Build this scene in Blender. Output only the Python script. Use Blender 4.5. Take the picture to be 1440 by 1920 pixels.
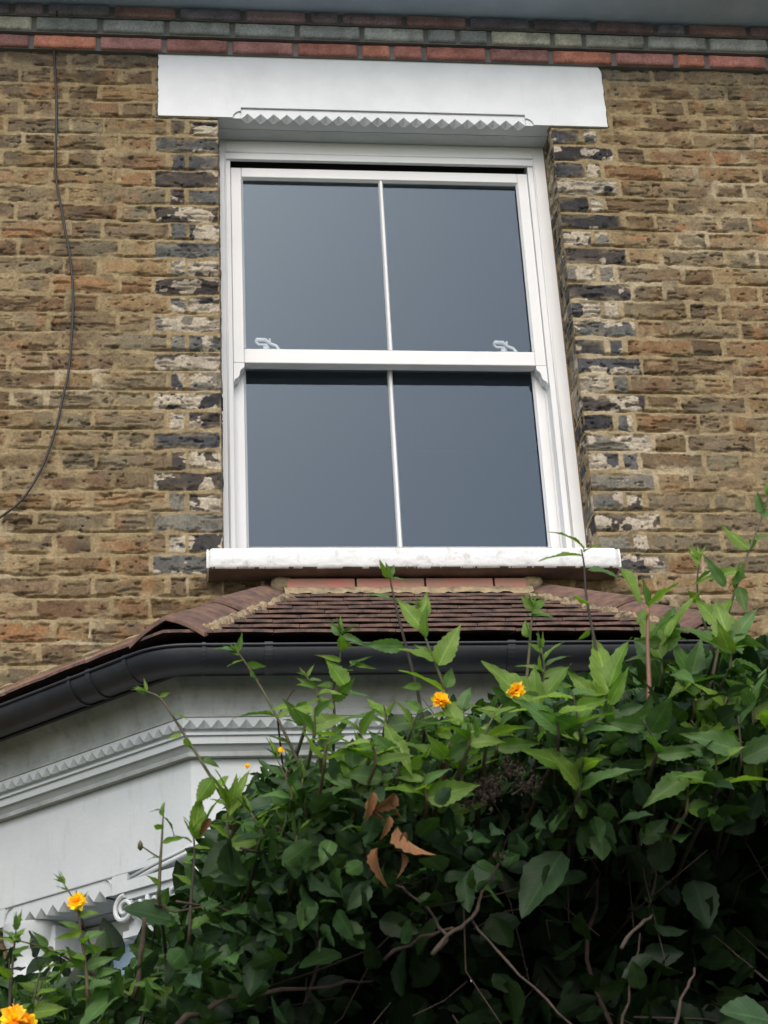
import bpy, math, random
import numpy as np
from mathutils import Vector, Matrix
random.seed(11)
rng = np.random.default_rng(7)
for o in list(bpy.data.objects): bpy.data.objects.remove(o)
scene = bpy.context.scene
COL = scene.collection
R = math.radians

# ------------------------------------------------------------------ camera
CAM = np.array([-.5831, -5.3249, 1.6])
PITCH, ROLL, YAW, FPX = .4576, -.0551, .1267, 3400.0
cp, sp, cy, sy = math.cos(PITCH), math.sin(PITCH), math.cos(YAW), math.sin(YAW)
FW = np.array([sy*cp, cy*cp, sp]); R0 = np.array([cy, -sy, 0.]); U0 = np.cross(R0, FW)
RT = math.cos(ROLL)*R0 + math.sin(ROLL)*U0
UP = -math.sin(ROLL)*R0 + math.cos(ROLL)*U0
cd = bpy.data.cameras.new('camera'); cam = bpy.data.objects.new('camera', cd); COL.objects.link(cam)
cam.matrix_world = Matrix(((RT[0], UP[0], -FW[0], CAM[0]), (RT[1], UP[1], -FW[1], CAM[1]), (RT[2], UP[2], -FW[2], CAM[2]), (0, 0, 0, 1)))
cd.sensor_fit = 'VERTICAL'; cd.sensor_height = 36; cd.lens = FPX/1920*36
cd.clip_start = .05; cd.clip_end = 2000
cd.dof.use_dof = True; cd.dof.focus_distance = 5.4; cd.dof.aperture_fstop = 26
scene.camera = cam
scene.render.resolution_x, scene.render.resolution_y = 768, 1024

def at(px, py, Y):
    "photo pixel -> point of the place at depth Y"
    r = FW*FPX + RT*(px-720) + UP*(960-py)
    return CAM + (Y-CAM[1])/r[1]*r

# ------------------------------------------------------------------ light
SUN_EL, SUN_AZ = R(45), R(190)      # azimuth measured from +Y clockwise: the sun stands high behind the camera
w = bpy.data.worlds.new('World'); scene.world = w; w.use_nodes = True
nt = w.node_tree; nt.nodes.clear()
wo = nt.nodes.new('ShaderNodeOutputWorld'); bg = nt.nodes.new('ShaderNodeBackground')
sk = nt.nodes.new('ShaderNodeTexSky'); sk.sky_type = 'NISHITA'; sk.sun_disc = False
sk.sun_elevation = SUN_EL; sk.sun_rotation = SUN_AZ
sk.air_density = 1.0; sk.dust_density = 3.5; sk.ozone_density = 1.0
bg.inputs['Strength'].default_value = .15
nt.links.new(sk.outputs[0], bg.inputs[0]); nt.links.new(bg.outputs[0], wo.inputs[0])
ld = bpy.data.lights.new('sun', 'SUN'); ld.energy = 1.1; ld.angle = R(84); ld.color = (.975, .988, 1)
lo = bpy.data.objects.new('sun', ld); COL.objects.link(lo)
sd = Vector((math.sin(SUN_AZ)*math.cos(SUN_EL), math.cos(SUN_AZ)*math.cos(SUN_EL), math.sin(SUN_EL)))
lo.rotation_euler = (-sd).to_track_quat('-Z', 'Y').to_euler(); lo.location = sd*30
vs = scene.view_settings; vs.view_transform = 'Standard'; vs.look = 'None'; vs.gamma = 1; vs.exposure = 0.47

# ------------------------------------------------------------------ helpers
def tag(o, label=None, cat=None, group=None, kind=None):
    if label: o['label'] = label
    if cat: o['category'] = cat
    if group: o['group'] = group
    if kind: o['kind'] = kind
    return o
def empty(name, loc=(0, 0, 0), parent=None):
    o = bpy.data.objects.new(name, None); COL.objects.link(o); o.location = loc
    o.empty_display_size = .1
    if parent: o.parent = parent
    return o
class MB:
    "collects shapes in world coordinates"
    def __init__(s): s.v = []; s.f = []; s.n = 0; s.m = []
    def add(s, v, f, m=0):
        s.v.extend([tuple(map(float, a)) for a in v]); s.f.extend([tuple(i+s.n for i in a) for a in f]); s.m.extend([m]*len(f)); s.n = len(s.v)
    def box(s, x0, x1, y0, y1, z0, z1, m=0):
        s.add([(x0, y0, z0), (x1, y0, z0), (x1, y1, z0), (x0, y1, z0), (x0, y0, z1), (x1, y0, z1), (x1, y1, z1), (x0, y1, z1)],
              [(0, 3, 2, 1), (4, 5, 6, 7), (0, 1, 5, 4), (1, 2, 6, 5), (2, 3, 7, 6), (3, 0, 4, 7)], m)
    def obox(s, o, a, b, c, m=0):
        "box with corner o and edge vectors a,b,c"
        o, a, b, c = map(np.array, (o, a, b, c))
        v = [o, o+a, o+a+b, o+b, o+c, o+a+c, o+a+b+c, o+b+c]
        s.add(v, [(0, 3, 2, 1), (4, 5, 6, 7), (0, 1, 5, 4), (1, 2, 6, 5), (2, 3, 7, 6), (3, 0, 4, 7)], m)
    def prism(s, poly, a, b, fn, m=0):
        "poly (u,v) extruded from a to b; fn(u,v,t)->xyz"
        n = len(poly)
        v = [fn(u, w_, a) for u, w_ in poly]+[fn(u, w_, b) for u, w_ in poly]
        f = [tuple(range(n-1, -1, -1)), tuple(range(n, 2*n))]+[(i, (i+1) % n, n+(i+1) % n, n+i) for i in range(n)]
        s.add(v, f, m)
    def tube(s, pts, rad, seg=8, m=0):
        pts = [np.array(p, float) for p in pts]
        if not hasattr(rad, '__len__'): rad = [rad]*len(pts)
        v = []; f = []
        u = None
        for i, p in enumerate(pts):
            d = pts[min(i+1, len(pts)-1)]-pts[max(i-1, 0)]; d = d/(np.linalg.norm(d)+1e-9)
            if u is None: u = np.cross(d, [0.3, .9, .1] if abs(d[1]) < .9 else [1, 0, 0])
            u = u-d*(u@d); u /= np.linalg.norm(u)+1e-9; w2 = np.cross(d, u)
            for k in range(seg):
                a = 2*math.pi*k/seg; v.append(p+rad[i]*(math.cos(a)*u+math.sin(a)*w2))
        for i in range(len(pts)-1):
            for k in range(seg): f.append((i*seg+k, i*seg+(k+1) % seg, (i+1)*seg+(k+1) % seg, (i+1)*seg+k))
        f.append(tuple(range(seg-1, -1, -1))); f.append(tuple((len(pts)-1)*seg+k for k in range(seg)))
        s.add(v, f, m)
    def build(s, name, mats, parent=None, bevel=0, smooth=False, seg=2):
        me = bpy.data.meshes.new(name); me.from_pydata(s.v, [], s.f); me.validate()
        if not isinstance(mats, (list, tuple)): mats = [mats]
        for m in mats: me.materials.append(m)
        if len(mats) > 1 and len(me.polygons) == len(s.m): me.polygons.foreach_set('material_index', s.m)
        o = bpy.data.objects.new(name, me); COL.objects.link(o)
        if parent is not None:
            o.parent = parent; pl = np.array(parent_world(parent)); o.location = tuple(-pl)
        if smooth: me.polygons.foreach_set('use_smooth', [True]*len(me.polygons))
        if bevel:
            b = o.modifiers.new('bevel', 'BEVEL'); b.width = bevel; b.segments = seg; b.limit_method = 'ANGLE'; b.angle_limit = R(35)
        return o
def parent_world(p):
    loc = np.array(p.location)
    while p.parent: p = p.parent; loc = loc+np.array(p.location)
    return loc
def mesh_np(name, V, F, mats, parent=None, col=None, uv=None, smooth=False, mi=None):
    "fast mesh: V (n,3), F (m,4) or (m,3)"
    me = bpy.data.meshes.new(name); V = np.asarray(V, np.float32); F = np.asarray(F, np.int32)
    k = F.shape[1]
    me.vertices.add(len(V)); me.vertices.foreach_set('co', V.ravel())
    me.loops.add(F.size); me.loops.foreach_set('vertex_index', F.ravel())
    me.polygons.add(len(F)); me.polygons.foreach_set('loop_start', np.arange(0, F.size, k, dtype=np.int32))
    me.update(calc_edges=True)
    if not isinstance(mats, (list, tuple)): mats = [mats]
    for m in mats: me.materials.append(m)
    if mi is not None: me.polygons.foreach_set('material_index', np.asarray(mi, np.int32))
    if col is not None:
        a = me.color_attributes.new('Col', 'FLOAT_COLOR', 'POINT')
        c = np.ones((len(V), 4), np.float32); c[:, :col.shape[1]] = col; a.data.foreach_set('color', c.ravel())
    if uv is not None:
        u = me.uv_layers.new(name='uv'); u.data.foreach_set('uv', np.asarray(uv, np.float32)[F.ravel()].ravel())
    if smooth: me.polygons.foreach_set('use_smooth', np.ones(len(F), bool))
    o = bpy.data.objects.new(name, me); COL.objects.link(o)
    if parent is not None:
        o.parent = parent; o.location = tuple(-parent_world(parent))
    return o

_lat = rng.random((8, 256, 256)).astype(np.float32)
def vn(x, z, s=0):
    L = _lat[s % 8]; x = x+s*17.3; z = z+s*9.1
    xi = np.floor(x).astype(int); zi = np.floor(z).astype(int); fx = x-xi; fz = z-zi
    fx = fx*fx*(3-2*fx); fz = fz*fz*(3-2*fz)
    a = L[xi & 255, zi & 255]; b = L[(xi+1) & 255, zi & 255]; c = L[xi & 255, (zi+1) & 255]; d = L[(xi+1) & 255, (zi+1) & 255]
    return (a*(1-fx)+b*fx)*(1-fz)+(c*(1-fx)+d*fx)*fz
def fbm(x, z, f, o=4, s=0, g=.5):
    r = 0; a = 1; t = 0
    for i in range(o): r = r+a*vn(x*f, z*f, s+i); t += a; a *= g; f *= 2.03
    return r/t
def sm(e0, e1, x): t = np.clip((x-e0)/(e1-e0), 0, 1); return t*t*(3-2*t)
def lerp(a, b, t): return a+(b-a)*t
def s2l(*c): return tuple(((v/255+.055)/1.055)**2.4 if v > 10 else v/255/12.92 for v in c)

# ------------------------------------------------------------------ materials
def mat(name, color=(.5, .5, .5), rough=.8, noise=None, bump=None, spec=.5, color2=None, scale=8, detail=6, thr=(.35, .65), bscale=60, bstr=.3, bdist=.003):
    m = bpy.data.materials.new(name); m.use_nodes = True; n = m.node_tree; p = n.nodes['Principled BSDF']
    p.inputs['Roughness'].default_value = rough; p.inputs['Specular IOR Level'].default_value = spec
    p.inputs['Base Color'].default_value = (*color, 1)
    tc = n.nodes.new('ShaderNodeTexCoord')
    if color2 is not None:
        nz = n.nodes.new('ShaderNodeTexNoise'); nz.inputs['Scale'].default_value = scale; nz.inputs['Detail'].default_value = detail; nz.inputs['Roughness'].default_value = .65
        mr = n.nodes.new('ShaderNodeMapRange'); mr.inputs[1].default_value, mr.inputs[2].default_value = thr
        mx = n.nodes.new('ShaderNodeMix'); mx.data_type = 'RGBA'; mx.inputs[6].default_value = (*color, 1); mx.inputs[7].default_value = (*color2, 1)
        n.links.new(tc.outputs['Object'], nz.inputs['Vector']); n.links.new(nz.outputs[0], mr.inputs[0]); n.links.new(mr.outputs[0], mx.inputs[0]); n.links.new(mx.outputs[2], p.inputs['Base Color'])
    if bstr:
        nb = n.nodes.new('ShaderNodeTexNoise'); nb.inputs['Scale'].default_value = bscale; nb.inputs['Detail'].default_value = 6
        b = n.nodes.new('ShaderNodeBump'); b.inputs['Strength'].default_value = bstr; b.inputs['Distance'].default_value = bdist
        n.links.new(tc.outputs['Object'], nb.inputs['Vector']); n.links.new(nb.outputs[0], b.inputs['Height']); n.links.new(b.outputs[0], p.inputs['Normal'])
    return m
def attr_mat(name, rough=.9, spec=.3, bscale=250, bstr=.5, bdist=.002, var=.25, vscale=120):
    m = bpy.data.materials.new(name); m.use_nodes = True; n = m.node_tree; p = n.nodes['Principled BSDF']
    p.inputs['Roughness'].default_value = rough; p.inputs['Specular IOR Level'].default_value = spec
    at_ = n.nodes.new('ShaderNodeAttribute'); at_.attribute_name = 'Col'
    tc = n.nodes.new('ShaderNodeTexCoord')
    nz = n.nodes.new('ShaderNodeTexNoise'); nz.inputs['Scale'].default_value = vscale; nz.inputs['Detail'].default_value = 5
    mr = n.nodes.new('ShaderNodeMapRange'); mr.inputs[1].default_value = .3; mr.inputs[2].default_value = .7; mr.inputs[3].default_value = 1-var; mr.inputs[4].default_value = 1+var
    mx = n.nodes.new('ShaderNodeVectorMath'); mx.operation = 'SCALE'
    n.links.new(tc.outputs['Object'], nz.inputs['Vector']); n.links.new(nz.outputs[0], mr.inputs[0])
    n.links.new(at_.outputs['Color'], mx.inputs[0]); n.links.new(mr.outputs[0], mx.inputs['Scale']); n.links.new(mx.outputs[0], p.inputs['Base Color'])
    nb = n.nodes.new('ShaderNodeTexNoise'); nb.inputs['Scale'].default_value = bscale; nb.inputs['Detail'].default_value = 5
    b = n.nodes.new('ShaderNodeBump'); b.inputs['Strength'].default_value = bstr; b.inputs['Distance'].default_value = bdist
    n.links.new(tc.outputs['Object'], nb.inputs['Vector']); n.links.new(nb.outputs[0], b.inputs['Height']); n.links.new(b.outputs[0], p.inputs['Normal'])
    return m
M = {}
M['brick'] = attr_mat('weathered_brick')
M['white'] = mat('white_masonry_paint', (.66, .69, .71), .55, color2=(.55, .58, .59), scale=5, thr=(.42, .85), bscale=45, bstr=.25, bdist=.004)
def grime(m, col, sc=(1.2, 9, 1.2), lo=.56, hi=.72, amt=.5):
    n = m.node_tree; p = n.nodes['Principled BSDF']; l = p.inputs['Base Color'].links[0]; src = l.from_socket
    tc = n.nodes.new('ShaderNodeTexCoord'); mp = n.nodes.new('ShaderNodeMapping'); mp.inputs['Scale'].default_value = sc
    nz = n.nodes.new('ShaderNodeTexNoise'); nz.inputs['Scale'].default_value = 9; nz.inputs['Detail'].default_value = 8; nz.inputs['Roughness'].default_value = .7
    mr = n.nodes.new('ShaderNodeMapRange'); mr.inputs[1].default_value = lo; mr.inputs[2].default_value = hi; mr.inputs[4].default_value = amt
    mx = n.nodes.new('ShaderNodeMix'); mx.data_type = 'RGBA'; mx.inputs[7].default_value = (*col, 1)
    n.links.new(tc.outputs['Object'], mp.inputs[0]); n.links.new(mp.outputs[0], nz.inputs['Vector']); n.links.new(nz.outputs[0], mr.inputs[0]); n.links.new(mr.outputs[0], mx.inputs[0]); n.links.new(src, mx.inputs[6]); n.links.new(mx.outputs[2], p.inputs['Base Color'])
M['gloss'] = mat('white_gloss_paint', (.68, .69, .69), .35, color2=(.60, .61, .60), scale=4, thr=(.5, .9), bscale=30, bstr=.05)
M['sillw'] = mat('flaking_white_paint', (.70, .715, .71), .6, color2=(.46, .45, .42), scale=24, thr=(.55, .72), bscale=60, bstr=.5, bdist=.004)
M['sillb'] = mat('bare_sill_stone', (.20, .145, .115), .9, color2=(.09, .075, .065), scale=9)
M['bay'] = mat('bay_masonry_paint', (.55, .585, .59), .6, color2=(.47, .505, .505), scale=6, thr=(.35, .85), bscale=60, bstr=.25, bdist=.003)
M['cove'] = mat('shaded_stained_cornice_paint', (.42, .445, .43), .65, color2=(.29, .305, .285), scale=7, thr=(.35, .7), bscale=60, bstr=.25)  # darker copy of the bay paint: shade of undersides in its colour, plus stains
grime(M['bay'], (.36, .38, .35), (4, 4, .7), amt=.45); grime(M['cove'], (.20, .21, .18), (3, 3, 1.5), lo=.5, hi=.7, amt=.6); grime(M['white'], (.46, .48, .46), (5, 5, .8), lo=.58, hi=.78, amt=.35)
M['gutter'] = mat('black_gutter_plastic', (.014, .017, .022), .5, color2=(.034, .037, .042), scale=7, thr=(.45, .8), bscale=40, bstr=.1)
M['tile'] = mat('clay_roof_tile', (.16, .092, .068), .85, color2=(.065, .046, .040), scale=30, thr=(.4, .6), bscale=90, bstr=.6, bdist=.004)
M['hip'] = mat('clay_hip_tile', (.19, .105, .068), .9, color2=(.075, .048, .040), scale=22, thr=(.35, .62), bscale=90, bstr=.5, bdist=.003)
M['abut'] = mat('clay_fillet_tile', (.20, .105, .072), .85, color2=(.12, .07, .052), scale=11, bscale=90, bstr=.4)
M['fillet'] = mat('cement_fillet', (.34, .26, .15), .9, color2=(.14, .11, .075), scale=26, thr=(.4, .65), bscale=80, bstr=.6, bdist=.005)
M['redfil'] = mat('red_fillet_brick', (.44, .17, .13), .85, color2=(.33, .20, .15), scale=13, bscale=80, bstr=.4)
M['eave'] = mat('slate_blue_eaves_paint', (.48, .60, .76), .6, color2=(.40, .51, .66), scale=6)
M['dark'] = mat('unlit_room', (.34, .38, .42), .95, bstr=0)
M['shadowgap'] = mat('shadow_gap_black', (.022, .02, .02), .8)  # near black stands in for shade in the head slot and tile gaps
M['cable'] = mat('black_cable_sheath', (.022, .02, .02), .6, bstr=0)
M['roofslate'] = mat('roof_slate', (.08, .085, .09), .7, color2=(.05, .05, .055), scale=10)
M['nickel'] = mat('white_lacquered_metal', (.85, .86, .86), .3, bstr=0)
M['soil'] = mat('garden_soil', (.07, .05, .035), .95, color2=(.12, .09, .06), scale=20, bstr=.8, bdist=.02, bscale=30)
M['paving'] = mat('worn_paving', (.13, .125, .12), .9, color2=(.09, .088, .085), scale=5)
M['grass'] = mat('mown_grass', (.05, .085, .03), .9, color2=(.08, .11, .04), scale=10, bstr=.8, bdist=.03)
M['stem'] = mat('green_stem', (.075, .10, .035), .6, color2=(.10, .06, .035), scale=15, bstr=.1)
M['darkstem'] = mat('dark_brown_stem', (.03, .024, .018), .7, color2=(.05, .04, .02), scale=25, bstr=.2)
M['redstem'] = mat('pinkish_stem', (.30, .12, .085), .6, color2=(.18, .10, .06), scale=15, bstr=.1)
M['bark'] = mat('brown_bark', (.085, .055, .038), .9, color2=(.035, .026, .02), scale=40, bscale=120, bstr=.7)
M['petal'] = mat('yellow_petal', (.90, .50, .03), .6, color2=(.85, .33, .02), scale=60, bstr=.1)
M['deadleaf'] = mat('dead_brown_leaf', (.34, .16, .065), .8, color2=(.16, .07, .03), scale=30, bscale=100, bstr=.5)

def glass_mat():
    m = bpy.data.materials.new('window_glass'); m.use_nodes = True; n = m.node_tree; n.nodes.clear()
    out = n.nodes.new('ShaderNodeOutputMaterial'); mx = n.nodes.new('ShaderNodeMixShader'); tr = n.nodes.new('ShaderNodeBsdfTransparent'); gl = n.nodes.new('ShaderNodeBsdfGlossy')
    tr.inputs[0].default_value = (.95, .97, .97, 1); gl.inputs['Roughness'].default_value = .02; gl.inputs[0].default_value = (.62, .80, 1, 1)
    lw = n.nodes.new('ShaderNodeFresnel'); lw.inputs[0].default_value = 1.5
    mu = n.nodes.new('ShaderNodeMath'); mu.operation = 'MULTIPLY'; mu.inputs[1].default_value = 1.4; mu.use_clamp = True
    n.links.new(lw.outputs[0], mu.inputs[0]); n.links.new(mu.outputs[0], mx.inputs[0]); n.links.new(tr.outputs[0], mx.inputs[1]); n.links.new(gl.outputs[0], mx.inputs[2]); n.links.new(mx.outputs[0], out.inputs[0])
    return m
M['glass'] = glass_mat()
def leaf_mat(name, rough, trans, spec=.4):
    m = bpy.data.materials.new(name); m.use_nodes = True; n = m.node_tree; p = n.nodes['Principled BSDF']; out = n.nodes['Material Output']
    p.inputs['Roughness'].default_value = rough; p.inputs['Specular IOR Level'].default_value = spec
    a = n.nodes.new('ShaderNodeAttribute'); a.attribute_name = 'Col'
    uv = n.nodes.new('ShaderNodeUVMap'); uv.uv_map = 'uv'
    sx = n.nodes.new('ShaderNodeSeparateXYZ'); n.links.new(uv.outputs[0], sx.inputs[0])
    def ma(op, *i):
        k = n.nodes.new('ShaderNodeMath'); k.operation = op
        for j, v in enumerate(i):
            if isinstance(v, (int, float)): k.inputs[j].default_value = v
            else: n.links.new(v, k.inputs[j])
        return k.outputs[0]
    ax = ma('ABSOLUTE', sx.outputs[0])                     # 0 at the midrib, 1 at the edge
    rib = ma('LESS_THAN', ax, .07)
    ph = ma('SUBTRACT', ma('MULTIPLY', sx.outputs[1], 9.0), ma('MULTIPLY', ax, 2.2))
    vein = ma('LESS_THAN', ma('ABSOLUTE', ma('SUBTRACT', ma('FRACT', ph), .5)), .07)
    both = ma('MAXIMUM', rib, ma('MULTIPLY', vein, .55))
    tcl = n.nodes.new('ShaderNodeTexCoord'); nzl = n.nodes.new('ShaderNodeTexNoise'); nzl.inputs['Scale'].default_value = 55; nzl.inputs['Detail'].default_value = 5
    n.links.new(tcl.outputs['Object'], nzl.inputs['Vector'])
    mott = ma('MULTIPLY_ADD', nzl.outputs[0], .9, .55)
    bri = ma('MULTIPLY', ma('MULTIPLY_ADD', both, .55, 1.0), mott)
    sc = n.nodes.new('ShaderNodeVectorMath'); sc.operation = 'SCALE'; n.links.new(a.outputs['Color'], sc.inputs[0]); n.links.new(bri, sc.inputs['Scale'])
    n.links.new(sc.outputs[0], p.inputs['Base Color'])
    bp = n.nodes.new('ShaderNodeBump'); bp.invert = True; bp.inputs['Strength'].default_value = .5; bp.inputs['Distance'].default_value = .0015; n.links.new(both, bp.inputs['Height']); n.links.new(bp.outputs[0], p.inputs['Normal'])
    t = n.nodes.new('ShaderNodeBsdfTranslucent'); hs = n.nodes.new('ShaderNodeVectorMath'); hs.operation = 'MULTIPLY'; hs.inputs[1].default_value = (1.5, 1.7, .6)
    n.links.new(sc.outputs[0], hs.inputs[0]); n.links.new(hs.outputs[0], t.inputs[0])
    mx = n.nodes.new('ShaderNodeMixShader'); mx.inputs[0].default_value = trans
    n.links.new(p.outputs[0], mx.inputs[1]); n.links.new(t.outputs[0], mx.inputs[2]); n.links.new(mx.outputs[0], out.inputs[0])
    return m
M['leafk'] = leaf_mat('bright_serrated_leaf', .5, .4)
M['leafd'] = leaf_mat('dark_glossy_leaf', .48, .15, .24)

# ------------------------------------------------------------------ ground
def plane(name, x0, x1, y0, y1, z, m, label=None):
    b = MB(); b.add([(x0, y0, z), (x1, y0, z), (x1, y1, z), (x0, y1, z)], [(0, 1, 2, 3)])
    o = b.build(name, m); tag(o, kind='structure'); return o
plane('ground', -400, 400, -400, 400, 0, M['grass'])
plane('garden_bed', -4, 4.2, -3.6, -.02, .004, M['soil'])
plane('pavement', -30, 30, -9, -3.9, .004, M['paving'])

# ------------------------------------------------------------------ house
house = empty('brick_house', (0, 0, 0))
tag(house, 'Victorian terraced house of weathered yellow brown brick with white sash window above a white bay', 'house')
P = .076; Z0 = 6.0676                 # bed joint of course 0
XL, XR = -.4358, .7991                # window opening
LZ0, LZ1 = 5.8474, 6.143              # lintel
LX0, LX1 = -.6534, 1.0172
SILL_Z = 4.0

OCH = np.array([s2l(*c) for c in [(132, 108, 74), (122, 98, 66), (112, 88, 60), (130, 102, 66), (116, 94, 70), (104, 84, 62), (138, 116, 84), (124, 104, 80), (112, 84, 60), (130, 94, 60)]])
DRK = np.array([s2l(*c) for c in [(96, 78, 58), (90, 70, 52), (104, 88, 72), (84, 72, 60), (110, 80, 54), (114, 104, 84)]])
SLT = np.array([s2l(*c) for c in [(60, 58, 57), (72, 72, 73), (50, 49, 50), (92, 92, 88), (68, 62, 58), (112, 108, 98)]])
MORT = np.array(s2l(138, 122, 91))
def course_edges(k, jamb_only=None):
    "list of (u0,u1,kind) outward from a jamb; kind 0 stretcher, 1 header, 2 closer"
    r = random.Random(k*977+5)
    u = 0; out = []
    seq = ['S', 'H'] if k % 2 == 0 else ['H', 'C', 'S']
    i = 0
    while u < 6:
        if k % 2 == 0: t = 'SH'[i % 2]
        else: t = 'H' if i == 0 else 'C' if i == 1 else 'SH'[i % 2]
        wd = {'S': .226, 'H': .108, 'C': .052}[t]*(1+r.uniform(-.05, .05)); 
        if i < 2: wd = {'S': .226, 'H': .108, 'C': .052}[t]
        out.append((u, u+wd, t)); u += wd+.010*r.uniform(.8, 1.6) ; i += 1
    return out
NB = 64
def build_tables():
    tabs = {}
    for side in (0, 1):
        for k in range(-8, 90):
            e = course_edges(k+side*1000 if side == 0 else k+1000)
            tabs[(side, k)] = np.array([(a, b) for a, b, t in e])
    return tabs
TAB = build_tables()
def brick_field(X, Z, reveal=False):
    """X,Z arrays of wall coordinates -> relief height (m, outward) and colour"""
    wob = (fbm(X, Z*0+3, 1.3, 2, 1)-.5)*.012 + (fbm(X, Z, 6, 2, 2)-.5)*.007
    Zc = Z+wob
    kf = (Z0-Zc)/P; K = np.floor(kf).astype(int); fz = (kf-K)          # 0 top of the course .. 1 bottom
    left = X < (XL+XR)/2
    U = np.where(left, XL-X, X-XR)
    mid = (U < 0)
    U = np.where(mid, U+.35*9, U)
    H = np.zeros_like(X); s0 = np.full_like(X, -1.); e1 = np.ones_like(X); bid = np.zeros(X.shape, int)
    Uw = U+(fbm(X, Z, 20, 2, 5)-.5)*.006
    for k in range(K.min(), K.max()+1):
        for side in (0, 1):
            m = (K == k) & (left == (side == 0))
            if not m.any(): continue
            t = TAB[(side, int(np.clip(k, -8, 89)))]
            idx = np.clip(np.searchsorted(t[:, 0], Uw[m], side='right')-1, 0, len(t)-1)
            s0[m] = Uw[m]-t[idx, 0]; e1[m] = t[idx, 1]-Uw[m]; bid[m] = (k+50)*200+side*100+idx
    # per brick random numbers
    rt = np.random.default_rng(3).random((200*200, 10)).astype(np.float32)
    Rb = rt[bid % 40000]
    jt = .0056
    top = fz*P-jt; bot = (1-fz)*P-jt
    rag = (fbm(X, Z, 45, 3, 3)-.5)
    rag2 = (fbm(X, Z, 16, 2, 6)-.5)
    side_d = np.minimum(s0, e1)
    ed = np.minimum(np.minimum(top+Rb[..., 0]*-.004, bot+Rb[..., 1]*-.003), side_d-.001)
    ed = ed+rag*.009+rag2*.009
    s = sm(-.0012, .0035, ed)                       # 1 on the brick
    # relief
    big = fbm(X, Z, 14, 3, 0); med = fbm(X, Z, 60, 3, 4); fine = fbm(X, Z, 190, 2, 1)
    base = .004+Rb[..., 2]*.004 + (Rb[..., 3]-.5)*.06*(fz-.5)*.12
    rough = .3+Rb[..., 4]*1.0
    hb = base+(big-.5)*.007*rough+(med-.5)*.004*rough+(fine-.5)*.0015
    # spalled bites along the arrises
    spall = sm(.56, .68, fbm(X, Z, 28, 3, 7)+Rb[..., 5]*.16-.06)*sm(.022, .006, ed)
    hb = hb-spall*.007
    pit = sm(.80, .86, fbm(X*.7, Z*1.2, 62, 2, 2)+Rb[..., 6]*.07)
    hb = hb-pit*.005
    crev = sm(.66, .73, fbm(X*.28, Z*1.5, 40, 3, 0)+.10*sm(.5, 1., fz)*1.0+(Rb[..., 7]-.5)*.08)
    hb = hb-crev*.0055
    # mortar: struck back under each brick, flush at the foot of the joint
    under = sm(.0, .010, np.where(bot < jt, jt+bot, 1.))       # right below a brick
    mz = np.where(fz > .5, (bot+jt)/(2*jt), (top+jt)/(2*jt))
    below = np.where(top < .001, sm(-.0055, .001, top), 1.)    # at the head of the next course
    crack = sm(.38, .62, fbm(X, Z, 9, 3, 5))
    hm = .0045+(fbm(X, Z, 35, 3, 6)-.5)*.005-crack*sm(.62, .98, fz)*.014*sm(.0, .004, .0075-np.abs(bot+jt-.008)+.0)
    h = lerp(hm, hb, s)
    smear = sm(.60, .70, fbm(X*.7, Z, 20, 4, 2)+.14*(1-Rb[..., 7])-.04)*sm(.030, .0, ed)*(1-.6*(np.where(left, XL-X, X-XR) < .23))
    # colours
    ki = (Rb[..., 8]*len(OCH)).astype(int) % len(OCH); kd = (Rb[..., 9]*len(DRK)).astype(int) % len(DRK)
    c = OCH[ki]*(.72+.45*Rb[..., 3:4]); d = DRK[kd]
    c = np.where((Rb[..., 5:6] > .80), lerp(c, d, .7), c)
    patch = sm(.50, .66, fbm(X, Z, 24, 3, 3)+(Rb[..., 9]-.5)*.2)[..., None]
    c = lerp(c, d*.95, patch*.42)
    lt = sm(.58, .72, fbm(X, Z, 30, 3, 0)+(Rb[..., 6]-.5)*.1)[..., None]
    c = lerp(c, np.array(s2l(150, 128, 92)), lt*.4)
    org = sm(.60, .72, fbm(X, Z, 12, 3, 4))[..., None]
    c = lerp(c, np.array(s2l(150, 100, 56)), org*.6*(Rb[..., 4:5]))
    gry = sm(.56, .70, fbm(X, Z, 3.2, 3, 6)+(Rb[..., 2]-.5)*.16)[..., None]
    c = lerp(c, np.array(s2l(112, 112, 98)), gry*.4)*np.array([1.0, 1., .92])
    c = lerp(c, c.mean(-1, keepdims=True)*np.array([1.2, 1.0, .68]), .30)
    # bricks by the window jambs: sooted, once painted
    U2 = np.where(left, XL-X, X-XR)
    reach = np.where((K % 2) == 0, .229, .176)
    nearj = (U2 > -.2) & (U2 < reach+.004) & (Z < LZ0+.01) & (Z > 4.0)
    if reveal: nearj = np.ones_like(nearj)
    ks = (Rb[..., 8]*len(SLT)).astype(int) % len(SLT)
    cj = SLT[ks]*(.65+.6*med[..., None])
    fl = fbm(X*1.0, Z*1.3, 17, 4, 1)
    flk = sm(.60, .62, fl+(Rb[..., 7]-.52)*.34)[..., None]
    cream = np.array(s2l(166, 156, 138))*(.75+.5*fine[..., None])
    cj2 = lerp(cj, cream, flk)
    # a pale stretcher here and there
    pal = (Rb[..., 4] > .95)[..., None]
    cj2 = np.where(pal, lerp(cream*.9, cj, (1-sm(.30, .42, fl))[..., None]), cj2)
    c = np.where(nearj[..., None], cj2, c)
    blk = np.maximum(pit, crev*.6)[..., None]
    c = lerp(c, c*.38, blk)
    soot = sm(.58, .68, fbm(X*.45, Z*1.6, 16, 4, 5))[..., None]*(.4+.3*Rb[..., 1:2])
    c = lerp(c, c*.5, soot)
    mo = MORT*(.72+.5*fbm(X, Z, 30, 4, 5)[..., None])
    mo = lerp(mo, np.array(s2l(172, 160, 134)), sm(.6, .75, fbm(X, Z, 4, 3, 2))[..., None]*.5)
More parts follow.
